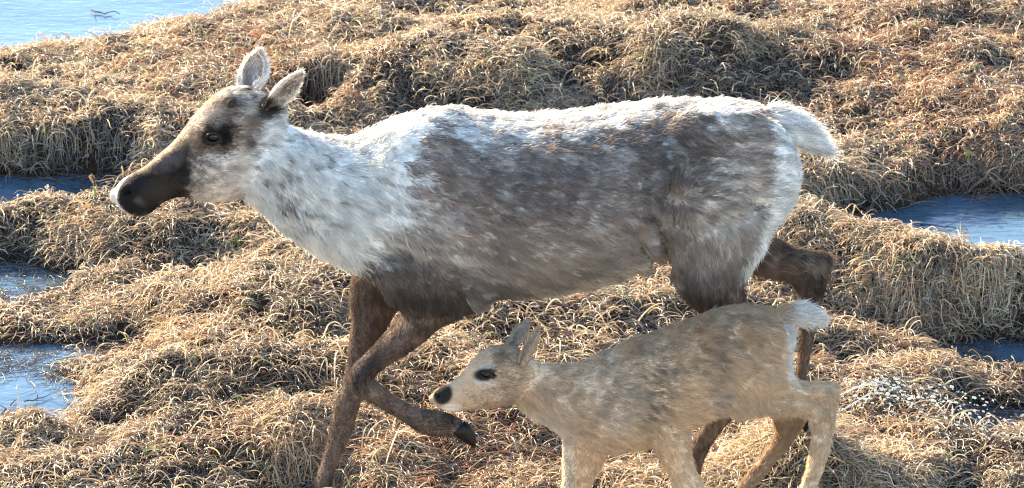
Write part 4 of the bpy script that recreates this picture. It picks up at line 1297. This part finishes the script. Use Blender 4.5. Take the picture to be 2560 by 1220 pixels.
twig(60, 1010, 130, 985, .0022, 'thin dark twig afloat in the middle of the lower left pool', 2)
twig(2300, 560, 2420, 575, .002, 'thin dark twig lying in the right pool behind the ridge', 2)
twig(250, 100, 290, 92, .004, 'dark reddish clump of twigs at the pond edge, top left', 3)

def leaf(u, v, s, mat, label, dz=.02):
    p = ground_pt(u, v) + np.array([0, -.01, dz])
    n = 10; vs, F = [p + np.array([0, 0, .002])], []
    a0 = rng.uniform(0, 6.28)
    for k in range(n):
        a = 2 * math.pi * k / n
        rr = s * (1 + .25 * math.sin(3 * a + a0)) * (1 if k % 2 else .86)
        vs.append(p + np.array([math.cos(a) * rr, -.45 * math.sin(a) * rr, .75 * math.sin(a) * rr + .15 * rr * math.sin(2 * a)]))
    F = [(0, 1 + k, 1 + (k + 1) % n) for k in range(n)]
    vs2 = [q_ + np.array([0, .0015, 0]) for q_ in vs]; m = len(vs)
    F += [tuple(m + i for i in f[::-1]) for f in F[:n]]
    F += [(1 + k, m + 1 + k, m + 1 + (k + 1) % n, 1 + (k + 1) % n) for k in range(n)]
    o = mesh_obj('leaf', np.array(vs + vs2), F, mat)
    tag(o, label, 'leaf')
leaf(2170, 702, .008, M_PALELEAF, 'grey-lilac leaf on the shaded ridge face, left one of a close pair')
leaf(2192, 708, .009, M_PALELEAF, 'grey-lilac leaf on the shaded ridge face, right one of a close pair')
leaf(2312, 762, .014, M_PALELEAF, 'largest pale lilac leaf, low on the shaded ridge face')
leaf(2290, 780, .008, M_PALELEAF, 'small lilac leaf just below left of the largest lilac leaf')
leaf(1265, 1072, .008, M_LEAF, 'orange leaf in the dark grass under the calf chin')
leaf(1075, 1125, .006, M_LEAF, 'rust red leaf in the grass below the raised hoof')
leaf(2315, 945, .007, simple_mat('yellow_leaf', (.62, .30, .04), .5, .4, col2=(.7, .4, .06)), 'yellow-orange leaf above the spray of droplets')
leaf(450, 312, .007, M_LEAF, 'orange-red leaf on the shaded bank in front of the forehead')
leaf(660, 945, .008, M_LEAF, 'red-brown leaf in sunlit straw left of the standing foreleg')
leaf(2375, 765, .006, M_LEAF, 'small orange leaf at the foot of the shaded ridge')

# stream and spray behind the calf's hock
st = empty('liquid_stream', tuple(P(2098, 1010, CN)))
tag(st, 'thin bright stream of liquid arching out behind the calf hock', 'stream')
y0 = YC
def stream(pp, r0, nm):
    pts = np.array([P(u, v, y0 + dy) for u, v, dy in pp])
    o = []
    for i in range(len(pts) - 1):
        for k in range(5):
            t = k / 5; o.append(pts[i] * (1 - t) + pts[i + 1] * t)
    o.append(pts[-1]); o = np.array(o)
    rr = r0 * (1 + .35 * np.sin(np.arange(len(o)) * 1.9) + rng.normal(0, .15, len(o)))
    vs, F = tube_mesh(o, np.clip(rr, .0006, 1), 8)
    mesh_obj(nm, vs, F, M_DROP, st)
stream([(2085, 1000, .02), (2110, 984, .04), (2135, 971, .07), (2165, 960, .1), (2200, 955, .14), (2225, 962, .17)], .0022, 'jet')
stream([(2085, 1034, .02), (2112, 1022, .04), (2135, 1008, .06), (2160, 992, .09), (2178, 982, .11)], .0020, 'jet')
vs, F = [], []
def add_drop(c, r, d, el_):
    n, m = 6, 4
    base = len(vs)
    d = unit(d); a = unit(np.cross(d, np.array([0, 1, .1]))); b = np.cross(d, a)
    vs.append(c + d * r * el_)
    for i in range(1, m):
        ph = math.pi * i / m
        for j in range(n):
            t = 2 * math.pi * j / n
            vs.append(c + d * r * el_ * math.cos(ph) + (a * math.cos(t) + b * math.sin(t)) * r * math.sin(ph))
    vs.append(c - d * r * el_)
    for j in range(n):
        F.append((base, base + 1 + j, base + 1 + (j + 1) % n))
    for i in range(m - 2):
        for j in range(n):
            F.append((base + 1 + i * n + j, base + 1 + (i + 1) * n + j, base + 1 + (i + 1) * n + (j + 1) % n, base + 1 + i * n + (j + 1) % n))
    k = base + 1 + (m - 2) * n
    for j in range(n):
        F.append((k + j, len(vs) - 1, k + (j + 1) % n))
for i in range(340):
    t = rng.beta(1.5, 1.9)
    u = 2110 + 440 * t + rng.normal(0, 14)
    v = 957 + 18 * t + 112 * t * t + rng.normal(0, 6 + 40 * t) + (35 * (1 - t) if rng.random() < .3 else 0)
    c = P(u, v, y0 + .1 + .6 * t + rng.normal(0, .03))
    c[2] = max(c[2], look(HH, np.array([c[0]]), np.array([c[1]]))[0] + .03)
    add_drop(c, rng.choice([.0013, .0019, .0028, .0040], p=[.34, .36, .22, .08]), np.array([1, .5, -.8 * t + .1]), rng.uniform(1, 2.2))
dr = mesh_obj('droplets', vs, F, M_DROP)
tag(dr, 'spray of white droplets flying over the shaded grass behind the calf', 'droplets', kind='stuff')
